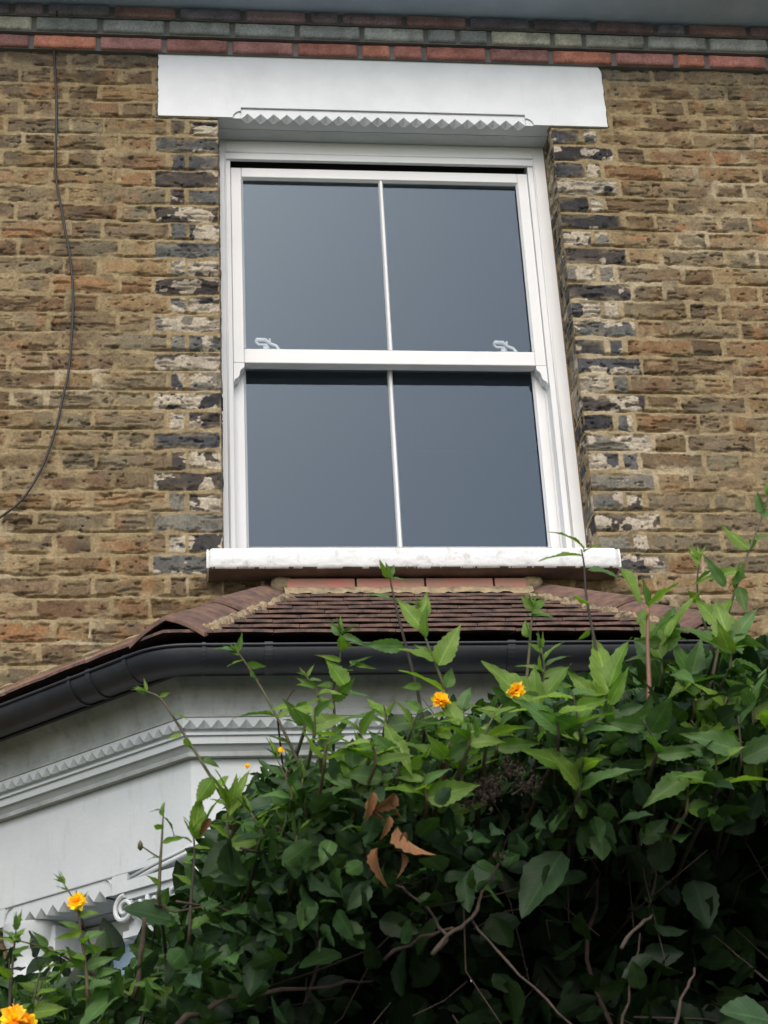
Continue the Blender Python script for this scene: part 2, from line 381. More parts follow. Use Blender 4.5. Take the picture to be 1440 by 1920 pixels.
    mo = lerp(mo, mo*.5, sm(.60, .72, fbm(X, Z, 11, 3, 7))[..., None]*.7)
    cc = lerp(mo, c, (s*(1-smear))[..., None])
    h = lerp(h, np.maximum(h, hm), smear)
    # darker and greyer at the very top below the eaves
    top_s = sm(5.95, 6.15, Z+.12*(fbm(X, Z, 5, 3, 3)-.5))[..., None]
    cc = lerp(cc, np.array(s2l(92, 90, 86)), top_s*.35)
    return h, cc

def sheet(x0, x1, z0, z1, st, hole=None):
    nx = int(round((x1-x0)/st))+1; nz = int(round((z1-z0)/st))+1
    X, Z = np.meshgrid(np.linspace(x0, x1, nx), np.linspace(z0, z1, nz), indexing='xy')
    # snap nearest grid lines onto the hole so that its edges are exact
    h, c = brick_field(X, Z)
    V = np.stack([X, -h, Z], -1).reshape(-1, 3)
    i = np.arange(nz-1)[:, None]*nx+np.arange(nx-1)[None, :]
    F = np.stack([i, i+1, i+nx+1, i+nx], -1).reshape(-1, 4)
    if True:
        cx = (X[:-1, :-1]+st/2).ravel(); cz = (Z[:-1, :-1]+st/2).ravel()
        F = F[~((cx > LX0+.006) & (cx < LX1-.006) & (cz > LZ0+.004))]
    if hole is not None:
        cx = (X[:-1, :-1]+st/2).ravel(); cz = (Z[:-1, :-1]+st/2).ravel()
        keep = ~((cx > hole[0]) & (cx < hole[1]) & (cz > hole[2]) & (cz < hole[3]))
        F = F[keep]
    return V, F, c.reshape(-1, 3)
parts_V = []; parts_F = []; parts_C = []; nn = 0
def addp(V, F, C):
    global nn
    parts_V.append(V); parts_F.append(F+nn); parts_C.append(C); nn += len(V)
st = .003
nL = int(round(1.0/st))
wx0 = XL-st*320; wx1 = XR+st*400           # the fine sheet is aligned to the left jamb
addp(*sheet(wx0, XL, 3.36, 6.15, st))
addp(*sheet(XR, wx1, 3.36, 6.15, st))
addp(*sheet(XL, XR, 3.36, 4.03, st))
for a in [(-3.2, wx0, 0, 6.15), (wx1, 4.4, 0, 6.15), (wx0, wx1, 0, 3.36)]: addp(*sheet(*a, .012))
def reveal(xw, sgn):
    "jamb of the opening: faces sgn*x"
    ny = 44; nz = 560
    Yv, Zv = np.meshgrid(np.linspace(.0, .16, ny), np.linspace(4.02, 5.86, nz), indexing='xy')
    Ub = XR+1.2+Yv+.031 if sgn < 0 else XL-1.2-Yv-.031
    h, c = brick_field(Ub, Zv, reveal=True)
    edge = sm(.0, .006, Yv)
    V = np.stack([xw+sgn*(h*edge-.002), Yv-.0085*(1-edge), Zv], -1).reshape(-1, 3)
    i = np.arange(nz-1)[:, None]*ny+np.arange(ny-1)[None, :]
    F = np.stack([i, i+1, i+ny+1, i+ny], -1).reshape(-1, 4)
    if sgn < 0: F = F[:, ::-1]
    return V, F, c.reshape(-1, 3)*.9
addp(*reveal(XR, -1)); addp(*reveal(XL, 1))
wall = mesh_np('brick_wall', np.concatenate(parts_V), np.concatenate(parts_F), M['brick'], house, col=np.concatenate(parts_C), smooth=True)
b = MB()                                        # sides and back of the house
b.box(-3.2, -3.19, .03, 8, 0, 6.4); b.box(4.39, 4.4, .03, 8, 0, 6.4); b.box(-3.2, 4.4, 8, 8.1, 0, 6.4)
b.box(-3.2, XL-.15, .03, .32, 0, 6.15); b.box(XR+.15, 4.4, .03, .32, 0, 6.15); b.box(XL-.15, XR+.15, .03, .32, 0, 3.99); b.box(XL-.15, XR+.15, .17, .32, 5.86, 6.15)
b.build('wall_backing', mat('common_brick', (.2, .14, .09), .9), house)

# eaves: corbelled brick courses, soffit, fascia, roof
def brick_course(name, z0, z1, y, pal, pitch, off, seed, mort, mc):
    r = random.Random(seed); V = []; F = []; C = []; n = 0
    x = -3.2+off
    while x < 4.4:
        wd = pitch*(r.choice([1, 1, 1, 1, .5])); bw = wd-.007
        nu, nv = max(8, int(bw/.008)), 11
        u, v = np.meshgrid(np.linspace(0, 1, nu), np.linspace(-.12, 1.12, nv), indexing='xy')
        X = x+u*bw; Z = z0+np.clip(v, 0, 1)*(z1-z0)
        ed = np.minimum(np.minimum(u*bw, (1-u)*bw), np.minimum(np.clip(v, 0, 1), 1-np.clip(v, 0, 1))*(z1-z0))+(fbm(X, Z, 40, 2, 3)-.5)*.006
        hh = sm(-.001, .006, ed)*.010+(fbm(X, Z, 25, 3, 1)-.5)*.005
        Y = y-hh*.7+r.uniform(-.0015, .0015); back = (v < 0) | (v > 1) | (u == 0) | (u == 1); Y = np.where(back, y+.03, Y)
        V.append(np.stack([X, Y, Z], -1).reshape(-1, 3))
        i = np.arange(nv-1)[:, None]*nu+np.arange(nu-1)[None, :]
        F.append(np.stack([i, i+1, i+nu+1, i+nu], -1).reshape(-1, 4)+n); n += u.size
        c = np.array(s2l(*r.choice(pal)))*r.uniform(.8, 1.15); c2 = c*(.6+.8*fbm(X, Z, 22, 4, 2)[..., None])
        c2 = lerp(c2, np.array(s2l(*mc)), sm(.6, .75, fbm(X, Z, 18, 3, 5))[..., None]*.45)
        C.append(c2.reshape(-1, 3)); x += wd
    V = np.concatenate(V); F = np.concatenate(F); C = np.concatenate(C)
    o = mesh_np(name, V, F, M['brick'], house, col=C, smooth=True)
    return o
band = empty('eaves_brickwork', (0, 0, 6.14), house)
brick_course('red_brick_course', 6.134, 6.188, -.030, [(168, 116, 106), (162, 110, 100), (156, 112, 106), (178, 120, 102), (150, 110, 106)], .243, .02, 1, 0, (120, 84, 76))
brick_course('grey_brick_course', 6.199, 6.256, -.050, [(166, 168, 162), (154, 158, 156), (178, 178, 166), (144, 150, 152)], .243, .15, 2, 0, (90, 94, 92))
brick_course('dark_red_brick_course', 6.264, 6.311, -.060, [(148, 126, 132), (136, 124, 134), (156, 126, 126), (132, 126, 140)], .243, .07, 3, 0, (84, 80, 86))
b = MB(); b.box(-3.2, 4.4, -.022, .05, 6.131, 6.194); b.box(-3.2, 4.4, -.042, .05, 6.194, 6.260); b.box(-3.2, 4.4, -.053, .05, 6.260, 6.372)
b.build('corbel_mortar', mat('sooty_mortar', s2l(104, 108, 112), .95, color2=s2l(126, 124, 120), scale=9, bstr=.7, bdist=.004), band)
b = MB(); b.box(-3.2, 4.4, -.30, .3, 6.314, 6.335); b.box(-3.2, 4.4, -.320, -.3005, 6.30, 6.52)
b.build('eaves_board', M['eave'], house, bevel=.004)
b = MB(); n_ = 14
for i in range(n_):
    a0, a1 = math.pi+math.pi*i/n_, math.pi+math.pi*(i+1)/n_
    q = [(-.38+.06*math.cos(a), 6.50+.06*math.sin(a)) for a in (a0, a1)]+[(-.38+.056*math.cos(a), 6.50+.056*math.sin(a)) for a in (a1, a0)]
    b.add([(-3.3, y, z) for y, z in q]+[(4.5, y, z) for y, z in q], [(0, 1, 5, 4), (1, 2, 6, 5), (2, 3, 7, 6), (3, 0, 4, 7)])
b.build('eaves_gutter', M['gutter'], house)
b = MB()
for k in range(22):
    y0 = -.40+k*.2; z0 = 6.52+k*.16; b.obox((-3.3, y0, z0), (7.8, 0, 0), (0, .27, .205), (0, -.01, .012))
b.box(-3.19, 4.39, .0, 8, 6.4, 6.5)
b.obox((-3.3, 3.98, 10.04), (7.8, 0, 0), (0, 4.4, -3.52), (0, .0, .03))
b.build('main_roof', M['roofslate'], house)

# ---- lintel with notched arris
def notch_strip(o, ex, en, n, w, zb, a, d, top, depth, name=None, mb=None):
    """arris at o (point on the front face line), ex along, en inward, n notches of width w; front goes up to zb+top, soffit runs inward to depth"""
    o, ex, en = map(np.array, (o, ex, en)); up = np.array([0, 0, 1.])
    def P3(u, v, z): return o+ex*u+en*v+up*(z)
    vs = []; fs = []
    for i in range(n):
        u0 = i*w; um = u0+w/2; u1 = u0+w
        q = [P3(u0, 0, zb), P3(u1, 0, zb), P3(um, 0, zb+a), P3(um, d, zb), P3(u0, 0, zb+top), P3(um, 0, zb+top), P3(u1, 0, zb+top), P3(u0, depth, zb), P3(um, depth, zb), P3(u1, depth, zb)]
        mb.add(q, [(0, 2, 3), (2, 1, 3), (0, 2, 5, 4), (2, 1, 6, 5), (0, 7, 8, 3), (3, 8, 9, 1), (7, 4, 5, 8), (8, 5, 6, 9)])
lint = None
b = MB()
def yf(x): return -.012
# outline of the face with its sunk band: flat lists in x,z, extruded in y
TX0, TX1 = -.352, .705; NW = 22; nwid = (TX1-TX0)/NW
zl = LZ0+.046
outl = [(LX0, LZ0), (TX0-.030, LZ0)]
for i in range(7):
    a = math.pi/2*i/6; outl.append((TX0-.030+.0+.030*(1-math.cos(a)), LZ0+.030*math.sin(a)))
outl += [(TX0+.0, zl), (TX1-.0, zl)]
for i in range(7):
    a = math.pi/2*(6-i)/6; outl.append((TX1+.030*math.cos(a), LZ0+.030*math.sin(a)))
outl += [(LX1, LZ0)]
r = random.Random(4)
side_r = [(LX1+r.uniform(-.0015, .002), LZ0+(LZ1-LZ0)*t) for t in np.linspace(.06, .9, 26)]
side_r += [(LX1-.010, LZ1-.012), (LX1-.04, LZ1-.001)]
top_e = [(x, LZ1+r.uniform(-.004, .002)) for x in np.linspace(LX1-.06, LX0+.02, 70)]
side_l = [(LX0+r.uniform(-.002, .0015), LZ0+(LZ1-LZ0)*t) for t in np.linspace(.97, .05, 28)]
lintel_poly = outl+side_r+top_e+side_l
b.prism(lintel_poly, -.0125, -.006, lambda u, v, t: (u, t, v))
lintel = b.build('lintel', M['white'], house, bevel=.0015)
b = MB()
b.box(LX0+.004, LX1-.004, -.0058, .02, LZ0+.06, LZ1-.004); b.box(XL-.0, XR, .02, .16, LZ0+.0015, LZ0+.05)
b.box(LX0+.004, TX0-.001, -.0058, .02, LZ0+.001, LZ0+.06); b.box(TX1+.001, LX1-.004, -.0058, .02, LZ0+.001, LZ0+.06)
b.build('lintel_block', M['white'], lintel)
b = MB(); notch_strip((TX0, -.0045, 0), (1, 0, 0), (0, 1, 0), NW, nwid, LZ0+.0005, .024, .032, .060, .060, mb=b)
o = b.build('notched_moulding', M['white'], lintel)
# soffit between moulding and window head
b = MB(); b.box(XL, XR, .0562, .13, LZ0-.001, LZ0+.0014)
b.build('lintel_soffit', M['bay'], lintel)

# ---- sill
nu, ns = 640, 34
prof = [(.12, 4.145), (.0, 4.103), (-.06, 4.078), (-.092, 4.068)]+[(-.100-.004*math.sin(a), 4.062-.062*t) for t, a in [(i/8, i/8*math.pi) for i in range(9)]]+[(-.094, 3.996), (-.085, 3.9945), (-.06, 3.994), (-.02, 3.993), (.03, 3.993)]
X = np.linspace(-.491, .849, nu)
V = []; 
for j, (y, z) in enumerate(prof):
    nz_ = fbm(X*1., np.full_like(X, j*.031), 14, 4, 3)-.5; nf = fbm(X, np.full_like(X, j*.021), 60, 3, 5)-.5
    endr = np.minimum(X+.491, .849-X); rd = sm(0, .02, endr)
    edge = 1 if 2 < j < 14 else .3
    yy = y+(.012*(1-rd))*edge*(1 if y < 0 else 0)+nz_*.003*edge+nf*.0015*edge; zz = z+nz_*.004*edge+nf*.0015-(.008*(1-rd) if j < 5 else 0)
    V.append(np.stack([X, yy, zz], -1))
V = np.stack(V, 0); npf = len(prof)
i = np.arange(npf-1)[:, None]*nu+np.arange(nu-1)[None, :]
F = np.stack([i, i+nu, i+nu+1, i+1], -1).reshape(-1, 4)
jj = np.repeat(np.arange(npf-1), nu-1); xm = np.tile(X[:-1], npf-1)
fr = fbm(xm, jj*.05, 34, 4, 2)
mi = ((jj >= 13) | ((jj == 12) & (fr > .5))).astype(int)
sill = mesh_np('window_sill', V.reshape(-1, 3), F, [M['sillw'], M['sillb']], house, smooth=True, mi=mi)
for xe, sg in ((-.4895, 1), (.8475, -1)):
    b = MB(); b.prism([(y+.003 if y < -.05 else y, z-.002) for y, z in prof], xe, xe+sg*.006, lambda u, v, t: (t, u, v))
    b.build('sill_end', M['sillw'], sill)

# ---- sash window
FXL, FXR = -.4335, XR
b = MB()
ib, it = -.389, .727           # clear opening between the linings
def fr_box(x0, x1, z0, z1, y): b.box(x0, x1, y, .27, z0, z1)
b.box(XL-.01, -.408, .118, .27, 4.1, 5.846); b.box(-.408, ib, .127, .27, 4.1, 5.79)
b.box(.750, XR+.01, .118, .27, 4.1, 5.846); b.box(it, .750, .127, .27, 4.1, 5.79)
b.box(-.408, .750, .119, .136, 5.760, 5.8455); b.box(XL-.01, -.408, .27, .275, 4.1, 5.84)
win = b.build('window_frame', M['gloss'], house, bevel=.003)
b = MB()
for xx in (-.4095, .7505):
    b.tube([(xx, .121, 4.12), (xx, .121, 5.79)], .0045, 8)
b.tube([(-.409, .121, 5.791), (.750, .121, 5.791)], .0045, 8)
b.build('frame_beading', M['gloss'], win, smooth=True)
b = MB(); b.box(-.408, .75, .1365, .27, 5.832, 5.8455); b.box(ib+.001, it-.001, .19, .2, 5.72, 5.832)
b.build('head_recess_shade', M['shadowgap'], win)  # recess lining in near black, painting the shadow above the sash
UZ0, UZ1 = 4.896, 5.737
def sash(name, yf_, xa, xb_, z0, z1, rail_b, rail_t, stile, gy):
    s = MB(); yb = yf_+.043
    s.box(xa, xa+stile, yf_, yb, z0, z1); s.box(xb_-stile, xb_, yf_, yb, z0, z1)
    s.box(xa+stile, xb_-stile, yf_, yb, z0, z0+rail_b); s.box(xa+stile, xb_-stile, yf_, yb, z1-rail_t, z1)
    return s, yb
s, yb = sash('upper_sash', .140, ib+.0008, it-.0008, UZ0, UZ1, .058, .042, .039, .165)
us = s.build('upper_sash', M['gloss'], house, bevel=.003)
s, yb = sash('lower_sash', .190, ib+.0008, it-.0008, 4.12, 4.972, .085, .057, .039, .215)
ls = s.build('lower_sash', M['gloss'], house, bevel=.003)
def rebate(y, x0, x1, z0, z1, par):
    q = MB()                           # glazing moulding: sloping strip round each opening
    w_ = .007; d_ = .012
    def strip(a0, a1, b1, b0): q.add([a0, a1, b1, b0], [(0, 1, 2, 3)])
    A = [(x0, y, z0), (x1, y, z0), (x1, y, z1), (x0, y, z1)]; B = [(x0+w_, y+d_, z0+w_), (x1-w_, y+d_, z0+w_), (x1-w_, y+d_, z1-w_), (x0+w_, y+d_, z1-w_)]
    for i in range(4): strip(A[i], A[(i+1) % 4], B[(i+1) % 4], B[i])
    q.build('glazing_moulding', M['gloss'], par)
XM = .170
def bar(par, y, z0, z1, hw):
    q = MB(); q.prism([(-hw, y+.012), (-hw*.6, y+.002), (-hw*.35, y), (hw*.35, y), (hw*.6, y+.002), (hw, y+.012), (hw, y+.035), (-hw, y+.035)], z0, z1, lambda u, v, t: (XM+u, v, t))
    q.build('glazing_bar', M['gloss'], par)
bar(us, .143, UZ0+.057, UZ1-.041, .009); bar(ls, .193, 4.204, 4.916, .009)
for par, y, z0, z1 in ((us, .1395, UZ0+.058, UZ1-.042), (ls, .1895, 4.205, 4.915)):
    rebate(y, ib+.0395, it-.0395, z0, z1, par)
def pane(par, y, x0, x1, z0, z1, tilt):
    q = MB(); ty = tilt*(z1-z0)
    q.add([(x0, y, z0), (x1, y, z0), (x1, y+ty, z1), (x0, y+ty, z1)], [(0, 1, 2, 3)])
    q.build('pane', M['glass'], par)
for k, (x0, x1) in enumerate([(ib+.04, XM), (XM, it-.04)]):
    pane(us, .163, x0, x1, UZ0+.055, UZ1-.04, .002*k); pane(ls, .213, x0, x1, 4.2, 4.918, .003-.002*k)
# horns of the upper sash
for xo, xi in ((ib+.001, ib+.040), (it-.001, it-.040)):
    dx = xi-xo; q = MB()
    pts = [(0, 0), (1.0, 0), (1.0, -.010), (.93, -.020), (.72, -.026), (.60, -.036), (.55, -.050), (.40, -.060), (.16, -.066), (.0, -.082)]
    q.prism([(xo+dx*a, UZ0+c) for a, c in pts], .1405, .182, lambda u, v, t: (u, t, v)); q.build('sash_horn', M['gloss'], us, bevel=.0015)
# parting beads beside the lower sash
for xa in (ib-.001, it-.007):
    b = MB(); b.box(xa, xa+.008, .184, .189, 4.12, 4.82); b.build('parting_bead', M['gloss'], win)
# two catches on top of the lower sash
for cxx in (-.262, .594):
    q = MB(); y = .192; z = 4.972
    q.box(cxx-.035, cxx+.042, y-.012, y+.014, z, z+.006)
    q.box(cxx-.018, cxx+.002, y-.009, y+.010, z+.006, z+.020)
    q.tube([(cxx-.045, y-.01, z+.036), (cxx-.040, y-.012, z+.044), (cxx-.01, y-.010, z+.044), (cxx+.008, y, z+.034), (cxx+.028, y, z+.026), (cxx+.036, y, z+.014), (cxx+.034, y, z+.004)], [.006, .0075, .0075, .0065, .006, .006, .006], 8)
    q.tube([(cxx-.045, y-.01, z+.036), (cxx-.034, y-.006, z+.027), (cxx-.008, y-.004, z+.028), (cxx+.004, y, z+.012)], .0045, 8)
    q.tube([(cxx+.006, y, z+.03), (cxx+.006, y, z+.055)], .004, 8)
    q.build('sash_catch', M['nickel'], ls, smooth=True)
b = MB()
b.box(-.9, -.88, .33, 3, 3.6, 6.1); b.box(1.3, 1.32, .33, 3, 3.6, 6.1); b.box(-.9, 1.32, 3, 3.02, 3.6, 6.1); b.box(-.9, 1.32, .33, 3, 6.1, 6.12); b.box(-.9, 1.32, .33, 3, 3.58, 3.6)
b.box(-.9, ib, .271, .33, 3.6, 6.1); b.box(it, 1.32, .271, .33, 3.6, 6.1); b.box(ib, it, .271, .33, 5.78, 6.1); b.box(ib, it, .271, .33, 3.6, 4.13)
b.build('room_interior', M['dark'], house)
# brown mastic between frame and brick
M['mastic'] = mat('brown_mastic', s2l(116, 92, 56), .8, color2=s2l(88, 72, 48), scale=20)
for xa in (XR-.002, XL+.001):
    b = MB(); b.tube([(xa, .117, 4.1), (xa, .117, 5.84)], .005, 6); b.build('mastic_seal', M['mastic'], win)

# ------------------------------------------------------------------ bay
bxc, h0 = .155, .45
def plan(o, w=0.0):
    "left wall end, left corner, right corner, right wall end of the bay outline at offset o"
    c = h0+.4142*o
    return [(bxc-c-o+w, -w), (bxc-c, -o), (bxc+c, -o), (bxc+c+o-w, -w)]
def sweep(prof, name, m, parent, smooth=False, closed=False, corner=0.0):
    b = MB()
    rows = []
    for o, z in prof:
        pl = plan(o)
        if corner:
            q = []
            for i, p_ in enumerate(pl):
                if i in (1, 2):
                    a = np.array(pl[i-1]); c = np.array(p_); d = np.array(pl[i+1]); u1 = (a-c)/np.linalg.norm(a-c); u2 = (d-c)/np.linalg.norm(d-c)
                    for t in np.linspace(0, 1, 6):
                        q.append(tuple((1-t)**2*(c+u1*corner)+2*t*(1-t)*c+t*t*(c+u2*corner)))
                else: q.append(p_)
            pl = q
        rows.append([(x, y, z) for x, y in pl])
    n = len(rows[0]); v = [p_ for r_ in rows for p_ in r_]; f = []
    for i in range(len(rows)-1 if not closed else len(rows)):
        i2 = (i+1) % len(rows)
        for k in range(n-1): f.append((i*n+k, i*n+k+1, i2*n+k+1, i2*n+k))
    b.add(v, f)
    return b.build(name, m, parent, smooth=smooth)
OW = .60; HEADZ = 2.883
bay = empty('bay_window', (bxc, -.3, 0), house)
bay['label'] = 'white painted stone bay window with notched cornice and lintels'
# wall face panels: canted and front, above and between the openings
c1 = np.array([*plan(OW)[1], 0]); dL = np.array([-1, 1, 0])/2**.5; nL_ = np.array([1, 1, 0])/2**.5     # inward normal
c2 = np.array([*plan(OW)[2], 0]); dR = np.array([1, 1, 0])/2**.5; nR_ = np.array([-1, 1, 0])/2**.5
LW = OW*2**.5; FWd = c2[0]-c1[0]
faces = [(c1, dL, nL_, LW), (c2, dR, nR_, LW), (c1, np.array([1., 0, 0]), np.array([0, 1., 0]), FWd)]
b = MB()
def pbox(org, ex, en, s0, s1, d0, d1, z0, z1): b.obox(org+ex*s0+en*d0+np.array([0, 0, z0]), ex*(s1-s0), en*(d1-d0), np.array([0, 0, z1-z0]))
for org, ex, en, W in faces:
    fr = W > .9
    a0, a1 = (.25, LW+.02) if not fr else (.16, W-.16)
    pbox(org, ex, en, 0, W, .0, .28, HEADZ+.052, 3.20)         # wall above
    # piers beside the openings
    if fr: pbox(org, ex, en, 0, a0, .0, .22, 0, 2.77); pbox(org, ex, en, a1, W, .0, .22, 0, 2.77)
    else: pbox(org, ex, en, 0, .20, .002, .2, 0, 2.77); pbox(org, ex, en, .60, W-.01, .06, .22, 0, 2.87)
    pbox(org, ex, en, a0-.02, min(a1+.02, W-.02), .02, .25, 0, 1.1)
bw = b.build('bay_wall', M['bay'], bay, bevel=.003)
for org, ex, en, W in faces:
    fr = W > .9
    a0, a1 = (.335, .72) if not fr else (.20, W-.20)
    nn_ = int(round((a1-a0)/.047)); q = MB()
    nw = (a1-a0)/nn_
    notch_strip(org+ex*a0+en*.006, ex, en, nn_, nw, HEADZ, .026, .03, .0515, .12, mb=q)
    # plain ends and soffit
    def qb(s0, s1, d0, d1, z0, z1): q.obox(org+ex*s0+en*d0+np.array([0, 0, z0]), ex*(s1-s0), en*(d1-d0), np.array([0, 0, z1-z0]))
    e0, e1_ = (.245, W-.02) if not fr else (.16, W-.16)
    def pl_end(sa, sb):
        qb(min(sa, sb), max(sa, sb), .0, .12, HEADZ, HEADZ+.0515)
    qb(e0, a0-.03, .0, .12, HEADZ, HEADZ+.0515); qb(a1+.03, e1_, .0, .12, HEADZ, HEADZ+.0515)
    for s_, dr in ((a0, -1), (a1, 1)):
        qb(min(s_, s_+.03*dr), max(s_, s_+.03*dr), .006, .12, HEADZ+.004, HEADZ+.0515)
        pts = [(s_+dr*.03*math.cos(t), HEADZ+.012+.038*math.sin(t)) for t in np.linspace(0, math.pi/2, 7)]
        for k in range(6):
            p0, p1 = pts[k], pts[k+1]
            v = [org+ex*p0[0]+np.array([0, 0, p0[1]]), org+ex*p1[0]+np.array([0, 0, p1[1]]), org+ex*p1[0]+en*.008+np.array([0, 0, p1[1]]), org+ex*p0[0]+en*.008+np.array([0, 0, p0[1]])]
            q.add(v, [(0, 1, 2, 3)])
    lt_ = q.build('bay_lintel', M['bay'], bay)
    # soffit of the opening, unpainted timber window behind it
    q = MB(); q.obox(org+ex*e0+en*.1202+np.array([0, 0, HEADZ]), ex*(e1_-e0), en*.14, np.array([0, 0, .05])); q.build('bay_soffit', M['cove'], bay)
    q = MB()
    qb(e0+.0, e0+.05, .19, .25, 1.1, HEADZ-.002); qb(e1_-.05, e1_, .19, .25, 1.1, HEADZ-.002); qb(e0+.05, e1_-.05, .19, .25, HEADZ-.07, HEADZ-.002); qb(e0+.05, e1_-.05, .19, .25, 1.1, 1.2); qb(e0+.05, e1_-.05, .195, .245, 1.95, 2.0)
    q.build('bay_window_frame', M['gloss'], bay, bevel=.003)
    q = MB(); qb(e0+.05, e1_-.05, .215, .22, 1.2, HEADZ-.07); q.build('bay_pane', M['glass'], bay)
# dark room behind the bay glass
b = MB(); b.obox((bxc-.62, -.28, 1.0), (1.24, 0, 0), (0, .25, 0), (0, 0, 1.86)); b.build('bay_interior', M['dark'], bay)

# pier capitals with scrolls
def capital(org, ex, en, s0, s1, name='capital'):
    q = MB(); z0 = 2.76
    def cb(a0, a1, d, zz0, zz1): q.obox(org+ex*a0-en*d+np.array([0, 0, zz0]), ex*(a1-a0), en*(d+.16), np.array([0, 0, zz1-zz0]))
    cb(s0-.012, s1+.012, .035, 2.871, 2.900); cb(s0-.004, s1+.004, .024, 2.852, 2.8705); cb(s0+.01, s1-.01, .010, 2.77, 2.8515); cb(s0-.004, s1+.004, .018, 2.752, 2.7695)
    # volutes
    for sc_, dr in ((s0+.012, 1), (s1-.012, -1)):
        pts = []; rd = []
        for i in range(44):
            t = i/43; a = math.pi*.5+dr*0+t*math.pi*3.6; rr = .034*(1-t)**.9+.004
            pts.append(org+ex*(sc_-dr*(rr*math.cos(a)*-1)*1)-en*.030+np.array([0, 0, 2.826+rr*math.sin(a)])); rd.append(.0075*(1-.45*t))
        q.tube(pts, rd, 8)
        q.obox(org+ex*(sc_-.02)-en*.022+np.array([0, 0, 2.80]), ex*.04, en*.02, np.array([0, 0, .05]))
    # carved leaf between the volutes
    mid = (s0+s1)/2
    for k in range(-2, 3):
        base = org+ex*(mid+k*.012)-en*.016+np.array([0, 0, 2.775]); tip = org+ex*(mid+k*.028)-en*.038+np.array([0, 0, 2.845-abs(k)*.008])
        q.tube([base, (base+tip)/2-en*.012, tip], [.006, .011, .005], 8)
    return q.build(name, M['bay'], bay, bevel=.0015)
capital(c1, dL, nL_, .02, .235); capital(c1, np.array([1., 0, 0]), np.array([0, 1., 0]), .015, .15)
capital(c2, dR, nR_, .02, .235); capital(c2, np.array([-1., 0, 0]), np.array([0, 1., 0]), .015, .15)
# wall side shaft with rings
q = MB(); ctr = c1+dL*.70+nL_*.07
rz = [(0, .05), (1.1, .05), (1.1, .062), (2.60, .062), (2.61, .072), (2.625, .076), (2.64, .072), (2.65, .062), (2.70, .062), (2.712, .07), (2.724, .074), (2.736, .07), (2.745, .063), (2.80, .066), (2.84, .085), (2.882, .09)]
v = []; sgm = 24
for z, r_ in rz:
    for k in range(sgm): v.append((ctr[0]+r_*math.cos(2*math.pi*k/sgm), ctr[1]+r_*math.sin(2*math.pi*k/sgm), z))
q.add(v, [(i*sgm+k, i*sgm+(k+1) % sgm, (i+1)*sgm+(k+1) % sgm, (i+1)*sgm+k) for i in range(len(rz)-1) for k in range(sgm)])
q.build('bay_column', M['bay'], bay, smooth=True)
# slim hood moulding over the capital on the front
q = MB()
for dz, rr in ((0, .006), (.014, .004)):
    q.tube([c1+dL*.23-nL_*.004+np.array([0, 0, 2.905+dz]), c1+dL*.12-nL_*.004+np.array([0, 0, 2.925+dz]), c1-nL_*.006+np.array([0, -.002, 2.94+dz]), c1+np.array([.15, -.004, 2.945+dz])], rr, 8)
q.build('hood_moulding', M['bay'], bay, smooth=True)

# cornice
sweep([(OW-.05, 3.198), (OW+.022, 3.1975), (OW+.024, 3.209), (OW+.010, 3.2095)], 'cornice_bead', M['cove'], bay)
prof = [(OW+.010, 3.2095), (OW+.012, 3.214), (OW+.019, 3.220), (OW+.026, 3.228), (OW+.036, 3.2285), (OW+.036, 3.250), (OW+.044, 3.2505), (OW+.044, 3.257), (OW+.036, 3.259), (OW+.036, 3.264), (OW+.05, 3.2665)]
cor = sweep(prof, 'cornice', M['bay'], bay)
sweep([(OW+.052, 3.296), (OW+.060, 3.2965), (OW+.061, 3.303), (OW+.050, 3.304)], 'cornice_fillet', M['cove'], bay)
b = MB(); b.add([], [])
prof = [(OW+.05, 3.304)]+[(OW+.05+.065*(t**2.0), 3.304+.125*t) for t in np.linspace(0, 1, 9)]+[(OW+.13, 3.432), (OW+.13, 3.45)]
sweep(prof, 'cornice_cove', M['cove'], bay, smooth=False)
# notched band of the cornice
q = MB(); o_ = OW+.056
pl = plan(o_)
segs = [(np.array([*pl[1], 0]), dL, nL_, o_*2**.5-.02), (np.array([*pl[1], 0]), np.array([1., 0, 0]), np.array([0, 1., 0]), pl[2][0]-pl[1][0]), (np.array([*pl[2], 0]), dR, nR_, o_*2**.5-.02)]
for org, ex, en, W in segs:
    n = int(round(W/.0378)); notch_strip(org, ex, en, n, W/n, 3.2665, .0235, .020, .030, .055, mb=q)
q.build('notched_band', M['bay'], bay)

